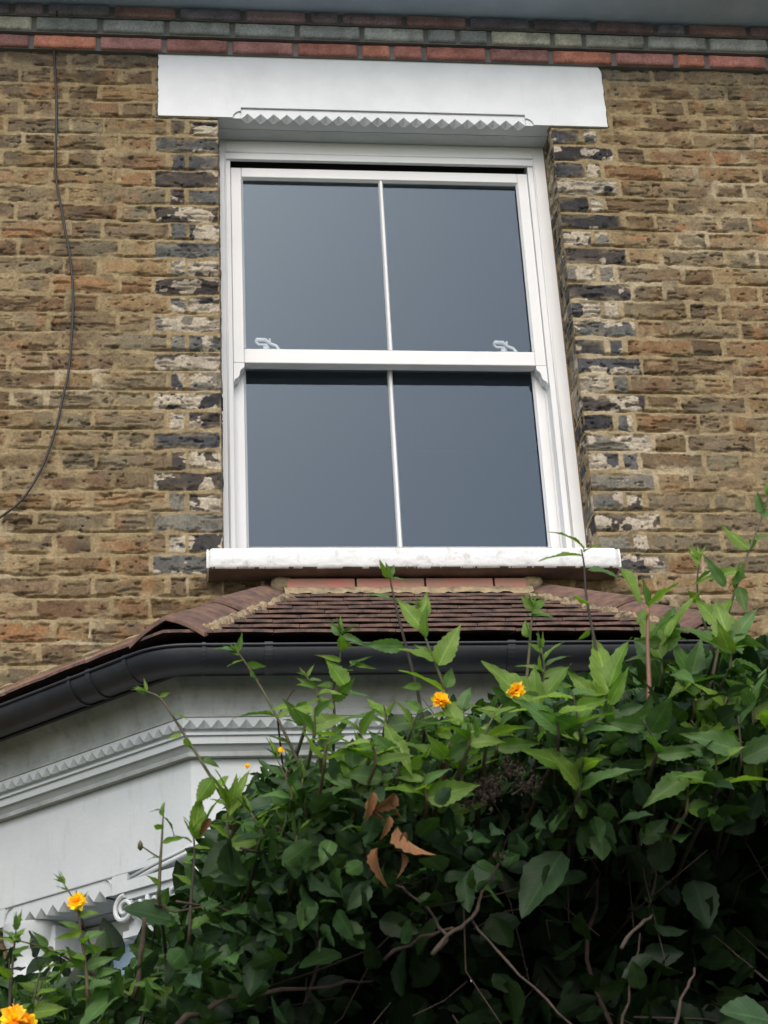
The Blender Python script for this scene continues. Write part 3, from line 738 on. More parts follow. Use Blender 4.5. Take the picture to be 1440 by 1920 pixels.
# gutter
gut = empty('gutter', (bxc, -.83, 3.45), house)
RG = .057; OG = .766; ZG = 3.439
prof = [(OG+RG*math.cos(a), ZG+RG*math.sin(a)) for a in np.linspace(0, -math.pi, 17)]+[(OG+(RG-.004)*math.cos(a), ZG+(RG-.004)*math.sin(a)) for a in np.linspace(-math.pi, 0, 17)]
sweep(prof, 'gutter_channel', M['gutter'], gut, smooth=True, closed=True, corner=.09)
prof = [(OG+RG+.003+.0045*math.cos(a), ZG+.0045*math.sin(a)) for a in np.linspace(0, 2*math.pi, 9)[:-1]]
sweep(prof, 'gutter_bead', M['gutter'], gut, smooth=True, closed=True, corner=.09)
def collar(seg, s, wd, dr, name):
    o_ = OG; pl = plan(OG); q = MB()
    org = np.array([*pl[1], ZG]) if seg != 'R' else np.array([*pl[2], ZG])
    ex = {'L': dL, 'F': np.array([1., 0, 0]), 'R': dR}[seg]; en = {'L': nL_, 'F': np.array([0, 1., 0]), 'R': nR_}[seg]
    v = []; n = 17
    for s_ in (s, s+wd):
        for r_ in (RG+.0005, RG+dr):
            for a in np.linspace(.12, -math.pi, n): v.append(org+ex*s_-en*(r_*math.cos(a))+np.array([0, 0, r_*math.sin(a)]))
    f = []
    for k in range(n-1): f += [(n+k, n+k+1, 3*n+k+1, 3*n+k), (k, k+1, n+k+1, n+k), (2*n+k, 2*n+k+1, 3*n+k+1, 3*n+k)]
    f.append((0, n, 3*n, 2*n)); q.add(v, f); q.build(name, M['gutter'], gut)
collar('L', .095, .014, .003, 'gutter_union'); collar('F', .095, .010, .003, 'gutter_union')
collar('L', .235, .018, .004, 'gutter_bracket'); collar('L', .315, .012, .004, 'gutter_bracket'); collar('F', .262, .022, .0035, 'gutter_bracket'); collar('F', .92, .022, .0035, 'gutter_bracket')
collar('R', .095, .014, .003, 'gutter_union'); collar('R', .4, .02, .0035, 'gutter_bracket')
q = MB()
b = MB(); q2 = plan(.705); 
sweep([(.695, 3.40), (.708, 3.40), (.708, 3.462), (.60, 3.49)], 'gutter_fascia', M['gutter'], house)

# roof of the bay
roof = empty('bay_roof', (bxc, 0, 3.9), house)
roof['label'] = 'small hipped roof of dark clay plain tiles over the bay'
EZ, EO, TZ = 3.462, .785, 3.925
slope = (TZ-EZ)/EO
def rz_(o): return EZ+(EO-o)*slope
def roof_pt(seg, o, s):
    "point on a roof facet at plan offset o; s = distance along the eave from its left/hip corner, kept inside the facet"
    pl = plan(o)
    if seg == 'F':
        x = np.clip(s, pl[1][0], pl[2][0]); return np.array([x, -o, rz_(o)])
    if seg == 'L':
        L_ = o*2**.5; s = np.clip(s, 0, L_); return np.array([*pl[1], 0])+dL*s+np.array([0, 0, rz_(o)])
    L_ = o*2**.5; s = np.clip(s, 0, L_); return np.array([*pl[2], 0])+dR*s+np.array([0, 0, rz_(o)])
b = MB()
r = random.Random(9)
for seg in 'FLR':
    nrow = 9; g = EO/nrow
    for k in range(nrow):
        o_out = EO-k*g+.004; o_in = max(EO-(k+1.9)*g, .0)
        lo_, hi = (plan(EO)[1][0], plan(EO)[2][0]) if seg == 'F' else (0, EO*2**.5)
        x = lo_-.2+(k % 2)*.083+r.uniform(-.01, .01)
        while x < hi+.1:
            a0, a1 = x+.0008, x+.1650; x += .166
            if seg == 'F':
                if a1 < plan(o_out)[1][0] or a0 > plan(o_out)[2][0]: continue
            elif a1 < 0 or a0 > o_out*2**.5: continue
            lift = r.uniform(.0, .003); th = .0085
            nsub = 6
            for j in range(nsub):
                u0 = a0+(a1-a0)*j/nsub; u1 = a0+(a1-a0)*(j+1)/nsub
                def cam_(u): t = (u-a0)/(a1-a0); return .002*math.sin(math.pi*t)+lift
                q = []
                for o_, up_ in ((o_out+r.uniform(-.0008, .0008), .036), (o_in, -.012)):
                    for u in (u0, u1):
                        p_ = roof_pt(seg, o_, u); q.append(p_+np.array([0, 0, up_+cam_(u)*(1 if up_ > .01 else 0)]))
                top = q; botm = [p_-np.array([0, 0, th]) for p_ in q]
                b.add([botm[0], botm[1], botm[3], botm[2], top[0], top[1], top[3], top[2]], [(0, 3, 2, 1), (4, 5, 6, 7), (0, 1, 5, 4), (2, 3, 7, 6)]+([(3, 0, 4, 7)] if j == 0 else [])+([(1, 2, 6, 5)] if j == nsub-1 else []))
rt_ = b.build('roof_tiles', M['tile'], roof)
b = MB()
for seg in 'FLR':
    hi = EO*2**.5
    a = [roof_pt(seg, EO-.01, -9), roof_pt(seg, EO-.01, 9), roof_pt(seg, 0.0, 9), roof_pt(seg, 0.0, -9)]
    a = [p_-np.array([0, 0, .026]) for p_ in a]; bb = [p_-np.array([0, 0, .02]) for p_ in a]
    b.add(a+bb, [(0, 1, 2, 3), (7, 6, 5, 4), (0, 4, 5, 1)])
b.build('roof_deck', M['shadowgap'], roof)
# hip tiles with their bedding mortar
for sg in (-1, 1):
    hp0 = np.array([bxc+sg*(h0), 0, TZ]); hp1 = np.array([bxc+sg*(h0+.4142*EO), -EO, EZ])
    hv = hp1-hp0; Lh = np.linalg.norm(hv); hd = hv/Lh
    # wing directions on the two facets, perpendicular to the hip
    nF = np.array([0, -slope, 1.]); nF /= np.linalg.norm(nF); nS = np.array([sg*slope/2**.5, -slope/2**.5, 1.]); nS /= np.linalg.norm(nS)
    wF = np.cross(hd, nF); wF *= -sg*np.sign(wF[0]) ; wS = np.cross(hd, nS); wS *= sg*np.sign(wS[0])
    nt_ = 2; seglen = Lh/nt_
    for k in range(nt_):
        q = MB(); s0 = k*seglen; s1 = min((k+1)*seglen+.05, Lh-.015)
        lift0, lift1 = .030+(0), .048
        def sec(s_, lf, wid):
            c = hp0+hd*s_+np.array([0, 0, lf+.028])
            n1 = np.array([0, 0, 1.])
            out = []
            for t, wv in ((1, wF), (.8, wF), (.55, wF), (.3, wF), (.12, wF)): out.append(c+wv*wid*t-n1*(.042*(t)**1.7))
            out.append(c+n1*.002)
            for t, wv in ((.12, wS), (.3, wS), (.55, wS), (.8, wS), (1, wS)): out.append(c+wv*wid*t-n1*(.042*(t)**1.7))
            return out
        A = sec(s0, lift0, .100); B = sec(s1, lift1, .112)
        A2 = [p_-np.array([0, 0, .016]) for p_ in A]; B2 = [p_-np.array([0, 0, .016]) for p_ in B]
        n = len(A); v = A+B+A2+B2; f = [(i, i+1, n+i+1, n+i) for i in range(n-1)]+[(2*n+i, 3*n+i, 3*n+i+1, 2*n+i+1) for i in range(n-1)]+[(n+i, n+i+1, 3*n+i+1, 3*n+i) for i in range(n-1)]+[(i+1, i, 2*n+i, 2*n+i+1) for i in range(n-1)]+[(0, n, 3*n, 2*n), (n-1, 3*n-1, 4*n-1, 2*n-1)]
        q.add(v, f); q.build('hip_tile', M['hip'], roof, bevel=.003)
    # lumpy mortar along both lower edges
    for wv in (wF, wS):
        q = MB(); rr = random.Random(31+sg)
        for i in range(70):
            s_ = .02+(Lh-.10)*i/69; c = hp0+hd*s_+wv*(.100+rr.uniform(-.006, .008))+np.array([0, 0, .026+rr.uniform(-.006, .008)])
            rad = rr.uniform(.009, .019); v = []
            for a in range(4):
                for bb_ in range(7):
                    th = math.pi*(a+.5)/4; ph_ = 2*math.pi*bb_/7; rq = rad*rr.uniform(.75, 1.2)
                    v.append(c+rq*np.array([math.sin(th)*math.cos(ph_), math.sin(th)*math.sin(ph_), math.cos(th)]))
            f = [(a*7+k_, a*7+(k_+1) % 7, (a+1)*7+(k_+1) % 7, (a+1)*7+k_) for a in range(3) for k_ in range(7)]+[tuple(range(7)), tuple(range(27, 20, -1))]
            q.add(v, f)
        q.build('hip_mortar', M['fillet'], roof)
    # rounded mortar cap at the head of the hip
    q = MB(); c = hp0+np.array([-sg*.045, -.03, .045]); v = []
    for a in range(7):
        for k in range(12):
            th = math.pi*(a+.3)/7.2; ph_ = 2*math.pi*k/12; rq = (.036)*(1+.12*math.sin(k*2.3+a))
            v.append(c+rq*np.array([1.1*math.sin(th)*math.cos(ph_), .55*math.sin(th)*math.sin(ph_), .75*math.cos(th)]))
    q.add(v, [(a*12+k, a*12+(k+1) % 12, (a+1)*12+(k+1) % 12, (a+1)*12+k) for a in range(6) for k in range(12)]+[tuple(range(12)), tuple(range(83, 71, -1))])
    q.build('hip_mortar', M['fillet'], roof, smooth=True)
# row of tiles bedded along the wall on each side, with cement fillet above
for sg in (-1, 1):
    x0, z0 = bxc+sg*(h0+.02), TZ-.02+.045; sl = slope/2**.5*1.0
    L_ = (EO*1.4142-.02)
    ux = np.array([sg, 0, -sl]); ux /= np.linalg.norm(ux)
    dn = np.array([0, -.040, -.066]); th = np.array([0, -.004, .014])
    tl = .285; k = 0; s_ = .0; Lt = L_/abs(ux[0])
    off = [.0, .29, .585, .87, 1.14]
    for k in range(4):
        a0, a1 = off[k]+.012, min(off[k+1]-.012, Lt)
        if a1-a0 < .03: continue
        q = MB(); q.obox(np.array([x0, -.012, z0])+ux*a0, ux*(a1-a0), dn, th); q.build('abutment_tile', M['abut'], roof, bevel=.003)
    q = MB(); rr = random.Random(5)
    # fillet: a strip with an uneven upper edge, plus the joints between the tiles
    N = 60; v = []
    for i in range(N+1):
        p0 = np.array([x0, 0, z0])+ux*(Lt*i/N)
        up_ = .020+.006*math.sin(i*.9)+rr.uniform(-.003, .003)
        v += [p0+np.array([0, -.009, up_]), p0+np.array([0, -.023, .014+rr.uniform(-.002, .002)]), p0+np.array([0, -.012, -.006]), p0+np.array([0, -.042, -.085])]
    f = []
    for i in range(N):
        for j in range(3): f.append((i*4+j, i*4+j+1, i*4+5+j, i*4+4+j))
    f += [(3, 2, 1, 0), (N*4, N*4+1, N*4+2, N*4+3)]
    q.add(v, f)
    for o_ in off[1:4]:
        q.obox(np.array([x0, -.008, z0+.003])+ux*(o_-.012), ux*.024, dn*1.02, th*1.12)
    q.build('cement_fillet', M['fillet'], roof)
b = MB(); rr = random.Random(3)
x = bxc-h0+.06
while x < bxc+h0-.07:
    x1 = min(x+.222, bxc+h0-.06); b.obox((x, -.052, TZ+.022), (x1-x-.004, 0, 0), (0, .046, .010), (0, .006, .036)); x = x1+.002
b.build('red_fillet_tiles', M['redfil'], roof, bevel=.003)
b = MB(); N = 40; v = []
for i in range(N+1):
    x = bxc-h0+.05+(2*h0-.1)*i/N; j = rr.uniform(-.004, .004)
    v += [(x, -.008, TZ+.028), (x, -.056+j, TZ+.024+j), (x, -.070+j, TZ+.014+j), (x, -.088, TZ-.012+j*1.5)]
b.add(v, [(i*4+j, i*4+j+1, i*4+5+j, i*4+4+j) for i in range(N) for j in range(3)]); b.build('ridge_mortar', M['fillet'], roof)

# ------------------------------------------------------------------ cable
pts_px = [(108, 38), (101, 85), (105, 160), (106, 230), (104, 320), (113, 380), (122, 430), (131, 480), (136, 530), (137, 580), (133, 650), (128, 700), (119, 740), (108, 790), (93, 840), (72, 890), (40, 938), (0, 970), (-60, 1010)]
pc = [at(x, y, -.02) for x, y in pts_px]
fine = []
for i in range(len(pc)-1):
    p0, p1, p2, p3 = pc[max(i-1, 0)], pc[i], pc[i+1], pc[min(i+2, len(pc)-1)]
    for t in np.linspace(0, 1, 5)[:-1]:
        fine.append(.5*((2*p1)+(-p0+p2)*t+(2*p0-5*p1+4*p2-p3)*t*t+(-p0+3*p1-3*p2+p3)*t**3))
fine.append(pc[-1]); fine[0] = fine[0]+np.array([0, -.05, 0])
x_, y_, z_ = pc[-1]
for k in range(1, 14): fine.append(np.array([x_-.1*k, -.02, z_-.12*k*(1-.03*k)]))
b = MB(); b.tube(fine, .0042, 8)
cb = b.build('hanging_cable', M['cable'], smooth=True)
tag(cb, 'thin black cable hanging in a long curve down the brick wall left of the window', 'cable')

exec_foliage = True
# ------------------------------------------------------------------ plants
def leaf_template(ns, W, serr, fold, curl, full=True, pw=(.55, 1.15)):
    "unit leaf along +y, across x, normal +z"
    t = np.linspace(0, 1, ns); w_ = t**pw[0]*(1-t)**pw[1]; w_ = w_/w_.max()*W
    V = []; UVs = []
    cols = [-1, -.5, 0, .5, 1] if full else [-1, 0, 1]
    for i in range(ns):
        tooth = serr*(1 if i % 2 else -.5)*(0 < i < ns-1)
        for c in cols:
            x = c*w_[i]*(1+(tooth if abs(c) == 1 else 0)); y = t[i]+(.03*serr*3 if abs(c) == 1 and i % 2 else 0)
            z = fold*abs(x)-curl*t[i]**2+.02*math.sin(t[i]*14+c*2)*abs(c)
            V.append((x, y, z)); UVs.append((c, t[i]))
    n = len(cols); F = [(i*n+k, i*n+k+1, (i+1)*n+k+1, (i+1)*n+k) for i in range(ns-1) for k in range(n-1)]
    return np.array(V), np.array(F), np.array(UVs)
TK = [leaf_template(17, .180, .10, .35, c, True, (.62, 1.4)) for c in (.05, .22, .42)]
TKs = [leaf_template(11, .14, .2, .5, c, False, (.6, 1.5)) for c in (.1, .3)]
TD = [leaf_template(13, .30, .06, .3, c, True, (.6, 1.0)) for c in (.06, .26)]
TDl = [leaf_template(7, .31, .0, .3, c, False, (.6, .9)) for c in (.1, .3)]
class Leaves:
    def __init__(s): s.V = []; s.F = []; s.C = []; s.U = []; s.n = 0
    def add(s, T, pos, d, nrm, size, col, wsc=1.0):
        "batch: pos,d,nrm (k,3) size (k) col (k,3)"
        V, F, UV = T; pos = np.atleast_2d(pos); d = np.atleast_2d(d); nrm = np.atleast_2d(nrm); k = len(pos)
        size = np.broadcast_to(size, k); col = np.broadcast_to(col, (k, 3)); wsc = np.broadcast_to(wsc, k)
        d = d/np.linalg.norm(d, axis=1, keepdims=True); x = np.cross(d, nrm); x /= np.linalg.norm(x, axis=1, keepdims=True)+1e-9; n = np.cross(x, d)
        W = V[None, :, 0:1]*(x*wsc[:, None])[:, None]+V[None, :, 1:2]*d[:, None]+V[None, :, 2:3]*n[:, None]
        W = pos[:, None]+W*size[:, None, None]
        m = len(V)
        s.V.append(W.reshape(-1, 3)); s.F.append((F[None]+(np.arange(k)*m)[:, None, None]).reshape(-1, 4)+s.n); s.n += k*m
        s.C.append(np.repeat(col, m, axis=0)); s.U.append(np.tile(UV, (k, 1)))
    def build(s, name, m, parent=None):
        if not s.V: return None
        return mesh_np(name, np.concatenate(s.V), np.concatenate(s.F), m, parent, col=np.concatenate(s.C), uv=np.concatenate(s.U), smooth=True)
def rdir(k, up=.3):
    v = rng.normal(size=(k, 3)); v[:, 2] += up; return v/np.linalg.norm(v, axis=1, keepdims=True)
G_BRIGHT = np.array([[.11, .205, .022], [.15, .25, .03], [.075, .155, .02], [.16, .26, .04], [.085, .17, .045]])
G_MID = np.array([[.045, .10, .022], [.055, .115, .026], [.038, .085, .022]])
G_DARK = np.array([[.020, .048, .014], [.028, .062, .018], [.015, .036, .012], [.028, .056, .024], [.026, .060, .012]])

# --- hedge
HY = -3.0
top_px = [(-400, 1900), (-60, 1830), (0, 1900), (110, 1900), (200, 1880), (260, 1830), (330, 1740), (400, 1625), (470, 1530), (560, 1480), (700, 1420), (850, 1370), (1000, 1330), (1150, 1295), (1300, 1270), (1440, 1245), (1900, 1210)]
tp = np.array([at(x, y, HY)[[0, 2]] for x, y in top_px])
def ztop(x, y):
    "height of the hedge top; it swells forwards over the path"
    x = np.asarray(x); z = np.interp(x, tp[:, 0], tp[:, 1])
    sl = .42*(np.asarray(y)-HY)                      # along the view the crest stays level with the sight line
    return z+np.where(sl > 0, sl*.75, sl*.9)+(fbm(x*1., np.asarray(y)*1., 7, 3, 4)-.5)*.10
hedge = empty('evergreen_hedge', (0, -2.8, 0))
tag(hedge, 'dense dark green evergreen hedge with broad leaves and bare twigs filling the lower right', 'hedge')
L = Leaves()
def scatter(N, x0, x1, y0, y1, lo, hi, T, smin, smax, pal, up=.4, cond=None, dirb=(0, -.6, .1), L=L, br=(.8, 1.25)):
    x = rng.uniform(x0, x1, N); y = rng.uniform(y0, y1, N); zt = ztop(x, y); z = zt-rng.uniform(lo, hi, N)
    if cond is not None:
        k = cond(x, y, z, zt); x, y, z = x[k], y[k], z[k]
    hc = at(930, 1485, -3.2); k = ~((((x-hc[0])/.085)**2+((z-hc[2])/.055)**2 < 1) & (y < -2.95))
    x, y, z = x[k], y[k], z[k]
    n = len(x)
    if n == 0: return
    d = rng.normal(size=(n, 3))*.8+np.array(dirb); nr = rdir(n, up*2.2)
    c = pal[rng.integers(0, len(pal), n)]*rng.uniform(br[0], br[1], (n, 1))
    L.add(T, np.stack([x, y, z], -1), d, nr, rng.uniform(smin, smax, n), c, rng.uniform(.8, 1.15, n))
# visible crown: dense upper shell, overhanging towards the camera
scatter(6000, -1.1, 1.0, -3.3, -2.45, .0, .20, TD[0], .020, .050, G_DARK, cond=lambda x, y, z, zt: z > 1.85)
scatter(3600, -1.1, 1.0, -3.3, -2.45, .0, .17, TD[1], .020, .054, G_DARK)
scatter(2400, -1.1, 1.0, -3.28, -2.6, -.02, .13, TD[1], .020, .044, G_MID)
# scattered larger leaves down the face, colour halved to paint their shade
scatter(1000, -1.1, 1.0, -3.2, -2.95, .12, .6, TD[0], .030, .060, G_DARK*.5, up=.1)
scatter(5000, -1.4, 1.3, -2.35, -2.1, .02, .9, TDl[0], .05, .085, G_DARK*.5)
# inner mass, behind the face, darkened in colour for the shade inside
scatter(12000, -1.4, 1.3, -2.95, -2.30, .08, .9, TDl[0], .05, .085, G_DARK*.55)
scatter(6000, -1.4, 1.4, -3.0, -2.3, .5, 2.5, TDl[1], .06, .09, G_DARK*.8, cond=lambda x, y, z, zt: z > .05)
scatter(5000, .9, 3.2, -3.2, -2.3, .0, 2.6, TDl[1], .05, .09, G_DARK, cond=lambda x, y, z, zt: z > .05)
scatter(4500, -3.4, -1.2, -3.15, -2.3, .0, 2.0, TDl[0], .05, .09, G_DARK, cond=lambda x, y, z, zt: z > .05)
# explicit broad leaves seen singly: base px, tip px, depth, width factor
big = [((1055, 1598), (975, 1716), -3.2, .9, 3), ((938, 1632), (862, 1672), -3.22, 1.1, 3), ((690, 1650), (640, 1560), -3.2, 1.35, 3), ((868, 1602), (778, 1556), -3.2, .8, 3), ((455, 1580), (378, 1640), -3.2, 1.0, 0),
       ((1445, 1915), (1352, 1890), -3.25, 1.5, 3), ((1075, 1520), (1000, 1490), -3.15, .9, 1), ((1330, 1530), (1265, 1500), -3.15, 1.0, 3), ((1130, 1560), (1065, 1545), -3.15, .8, 3), ((560, 1720), (480, 1760), -3.2, 1.1, 3), ((530, 1500), (450, 1520), -3.2, .8, 3),
       ((605, 1470), (505, 1490), -3.2, .8, 3), ((640, 1790), (560, 1810), -3.2, 1.1, 1), ((445, 1790), (375, 1800), -3.2, 1.3, 3), ((830, 1650), (890, 1640), -3.2, .8, 3), ((970, 1720), (900, 1760), -3.1, 1.2, 2), ((700, 1500), (640, 1530), -3.1, .9, 3), ((320, 1725), (232, 1700), -3.2, 1.3, 0),
       ((510, 1640), (545, 1700), -3.15, 1., 1), ((1300, 1650), (1330, 1740), -3.1, 1.2, 2), ((1100, 1640), (1040, 1660), -3.1, .8, 3), ((770, 1440), (740, 1370), -3.2, 1.1, 1), ((470, 1860), (400, 1880), -3.2, 1.2, 1), ((620, 1600), (540, 1560), -3.2, .9, 3), ((1210, 1500), (1140, 1480), -3.2, .9, 3)]
for a, c, Y, wf, ci in big:
    p0 = at(*a, Y); p1 = at(*c, Y-.012); d = p1-p0; view = CAM-p0; view /= np.linalg.norm(view)
    L.add(TD[0], p0, d, view+np.array([0, 0, .9])+rng.normal(size=3)*.15, np.linalg.norm(d), G_DARK[ci]*(1.35 if ci == 3 else 1.1), wf)
L.build('foliage', M['leafd'], hedge)
TC = leaf_template(13, .30, .12, .8, .55, True, (.6, 1.0))
# branches of the hedge
def pxline(pts, Y0, Y1): return [at(x, y, lerp(Y0, Y1, i/(len(pts)-1))) for i, (x, y) in enumerate(pts)]
def branch(pts, Y0, Y1, r0, r1, m='bark', parent=None, name='branch'):
    p = pxline(pts, Y0, Y1); q = []
    for i in range(len(p)-1):
        for t in (0, .33, .66): q.append(lerp(p[i], p[i+1], t)+(rng.normal(size=3)*r0*.35 if t else 0))
    q.append(p[-1]); r0 *= .45; r1 *= .45
    b = MB(); rad = [lerp(r0, r1, i/(len(q)-1))*(1+.18*math.sin(i*2.1)) for i in range(len(q))]; b.tube(q, rad, 7)
    return b.build(name, M[m], parent or hedge, smooth=True)
for a in [([(810, 1790), (850, 1745), (885, 1720), (905, 1670), (935, 1620)], -3.28, -3.25, .006, .004), ([(885, 1725), (930, 1780), (1000, 1850), (1075, 1925)], -3.25, -3.3, .0035, .003), ([(815, 1785), (840, 1755), (800, 1700), (760, 1670), (742, 1660)], -3.28, -3.25, .005, .003),
          ([(720, 1800), (790, 1755), (850, 1740)], -3.2, -3.25, .005, .004), ([(1165, 1778), (1200, 1735), (1225, 1712)], -3.3, -3.2, .005, .004), ([(1165, 1930), (1180, 1850), (1200, 1750)], -3.2, -3.15, .004, .003), ([(1265, 1925), (1290, 1850), (1302, 1815)], -3.25, -3.2, .005, .003),
          ([(330, 1925), (400, 1885), (470, 1868), (620, 1850), (700, 1840)], -3.28, -3.1, .008, .004), ([(250, 1870), (262, 1790), (270, 1720)], -3.22, -3.25, .007, .006), ([(960, 1490), (1010, 1460), (1080, 1440), (1140, 1430)], -3.25, -3.1, .003, .002),
          ([(520, 1550), (600, 1620), (680, 1680)], -3.22, -3.1, .003, .002), ([(450, 1590), (530, 1600), (590, 1650)], -3.25, -3.2, .004, .003), ([(1040, 1420), (1000, 1500)], -3.2, -3.2, .002, .002), ([(650, 1640), (700, 1560), (730, 1480)], -3.1, -3.1, .004, .003),
          ([(1240, 1400), (1190, 1500), (1230, 1640), (1210, 1720)], -3.1, -3.1, .004, .004), ([(1150, 1930), (1100, 1800), (1120, 1650)], -3.05, -3.0, .007, .006), ([(1440, 1840), (1380, 1790), (1320, 1740)], -3.1, -3.0, .003, .002), ([(560, 1925), (600, 1800), (590, 1700)], -3.0, -2.9, .007, .006),
          ([(330, 1690), (400, 1700), (460, 1720)], -3.25, -3.2, .003, .002), ([(290, 1695), (330, 1710), (385, 1700)], -3.2, -3.2, .003, .003)]:
    branch(*a)
# fine dead twigs in the shade, one mesh
b = MB()
for i in range(110):
    x = rng.uniform(-.75, .5); y = rng.uniform(-3.15, -2.85); z = rng.uniform(1.9, float(ztop(x, y))-.12)
    p = np.array([x, y, z]); d = rng.normal(size=3)*np.array([1, .5, 1]); d /= np.linalg.norm(d); l = rng.uniform(.06, .25)
    b.tube([p, p+d*l*.5+rng.normal(size=3)*.012, p+d*l+rng.normal(size=3)*.02], [.0013, .0010, .0007], 5)
for i in range(16):
    x = -1.6+i*.25; b.tube([(x, -2.7, 0), (x+rng.normal()*.06, -2.72, .8), (x+rng.normal()*.12, -2.75, 1.5), (x+rng.normal()*.2, -2.8, 2.1)], [.022, .018, .013, .006], 7)
b.build('twigs', M['bark'], hedge, smooth=True)
# dead brown leaves caught in the hedge
M['withered'] = leaf_mat('withered_leaf', .8, .2, .2)
for a, c, Y, wf in [((742, 1488), (700, 1535), -3.34, 1.2), ((735, 1495), (740, 1540), -3.335, .8), ((752, 1600), (768, 1650), -3.33, .7), ((690, 1500), (712, 1550), -3.33, .6), ((700, 1485), (690, 1545), -3.34, .7), ((708, 1590), (700, 1668), -3.34, .8), ((745, 1550), (790, 1640), -3.34, .9), ((760, 1560), (755, 1610), -3.34, .8), ((395, 1535), (370, 1570), -3.34, .9), ((730, 1530), (720, 1580), -3.34, .7)]:
    p0 = at(*a, Y); p1 = at(*c, Y); d = p1-p0
    b = Leaves(); b.add(TC, p0, d, (CAM-p0)+rng.normal(size=3)*1.2, np.linalg.norm(d)*.85, np.array([.24, .12, .055])*rng.uniform(.35, 1.1), wf*.7)
    b.build('dead_leaf', M['withered'], hedge)['label'] = 'withered tan brown leaf'
# dried seed heads
rr = random.Random(8); M['seed'] = mat('dried_seed_heads', (.07, .045, .032), .9, color2=(.03, .022, .018), scale=60)
for px, py, n, sp_ in [(915, 1480, 150, 30), (960, 1440, 60, 20), (990, 1475, 50, 20), (870, 1500, 40, 16), (935, 1605, 20, 8), (860, 1580, 20, 9)]:
    b = MB()
    for i in range(n):
        p = at(px+rr.gauss(0, sp_*.6), py+rr.gauss(0, sp_*.5), -3.24+rr.uniform(-.02, .03)); s_ = rr.uniform(.0014, .0032)
        v = [p+s_*np.array(q)*rr.uniform(.7, 1.3) for q in [(1, 0, 0), (0, 1, 0), (-1, 0, 0), (0, -1, 0), (0, 0, 1.3), (0, 0, -1.3)]]
        b.add(v, [(0, 1, 4), (1, 2, 4), (2, 3, 4), (3, 0, 4), (1, 0, 5), (2, 1, 5), (3, 2, 5), (0, 3, 5)])
    b.build('seed_head', M['seed'], hedge)

# --- flowering shrub with tall shoots
ker = empty('flowering_shrub', (0, -2.95, 0))
tag(ker, 'yellow flowering shrub with tall thin shoots and bright toothed leaves growing through the dark hedge', 'shrub')
def shoot(pts, Y, r0=.0022, r1=.0009, m='stem', leaves=(), n_auto=0, smin=.018, smax=.05, tip=True, pal=G_BRIGHT, start=.15):
    p3 = [at(x, y, Y-.02*i/len(pts)) for i, (x, y) in enumerate(pts)]
    q = []
    for i in range(len(p3)-1):
        for t in (0, .25, .5, .75): q.append(lerp(p3[i], p3[i+1], t))
    q.append(p3[-1]); q = [np.array(a) for a in q]
    for _ in range(3): q = [q[0]]+[(q[i-1]+2*q[i]+q[i+1])/4 for i in range(1, len(q)-1)]+[q[-1]]
    # root the shoot inside the hedge
    base = q[0]+np.array([rng.uniform(-.04, .04), .26, -.06]); q = [base, lerp(base, q[0], .5)+np.array([0, .02, .0])]+q
    b = MB(); b.tube(q, [lerp(r0*1.2, r1, i/(len(q)-1)) for i in range(len(q))], 7)
    st_ = b.build('shoot', M[m], ker, smooth=True)
    Lk = Leaves()
    def one(p0, p1, wf=1., col=None, T=None, face=None):
        d = p1-p0; sz = np.linalg.norm(d); view = CAM-p0; view /= np.linalg.norm(view)
        nr = view*.7+np.array([0, 0, 1.])*.6+rng.normal(size=3)*.45 if face is None else face
        c = pal[rng.integers(len(pal))]*rng.uniform(.8, 1.15) if col is None else col
        Lk.add(T or TK[rng.integers(3)], p0, d, nr, sz, c, wf)
    for lf in leaves:
        (bx, by), (tx, ty) = lf[0], lf[1]; wf = lf[2] if len(lf) > 2 else 1.
        p0 = at(bx, by, Y-.015); p1 = at(tx, ty, Y-.015+rng.uniform(-.02, .015)); one(p0, p1, wf)
    L3 = q[2:]; tot = len(L3)
    for i in range(n_auto):
        t = start+(1-start)*i/max(1, n_auto-1)*.97; k = min(int(t*(tot-1)), tot-2); p0 = L3[k]
        ax = L3[k+1]-L3[k]; ax /= np.linalg.norm(ax)+1e-9
        a = i*2.4+rng.uniform(-.5, .5); side = RT*math.cos(a)+np.array([0, -1, 0])*math.sin(a)*.8+UP*.1
        d = side+ax*rng.uniform(.15, .8)+np.array([0, 0, -.15]); d /= np.linalg.norm(d)
        sz = lerp(smax, smin, t**1.2)*rng.uniform(.75, 1.2); one(p0, p0+d*sz, rng.uniform(.8, 1.3))
    if tip:
        for i in range(4):
            d = (L3[-1]-L3[-3]); d /= np.linalg.norm(d)+1e-9; d = d+RT*rng.normal()*.5+UP*.2+rng.normal(size=3)*.2; d /= np.linalg.norm(d)
            one(L3[-1], L3[-1]+d*smin*rng.uniform(.8, 1.3), .8, T=TKs[i % 2])
    Lk.build('shoot_leaves', M['leafk'], st_)
    return st_
shoot([(440, 1545), (410, 1480), (360, 1400), (325, 1345), (300, 1305), (275, 1297)], -3.2, leaves=[((275, 1297), (250, 1290)), ((275, 1297), (270, 1268), .6), ((322, 1340), (355, 1338), 1.3), ((300, 1306), (322, 1297), .9), ((345, 1385), (360, 1405), 1.2), ((340, 1378), (312, 1385), .9), ((380, 1425), (415, 1432), 1.2), ((400, 1460), (365, 1510), 1.2), ((410, 1480), (425, 1440), 1.1)], n_auto=0)
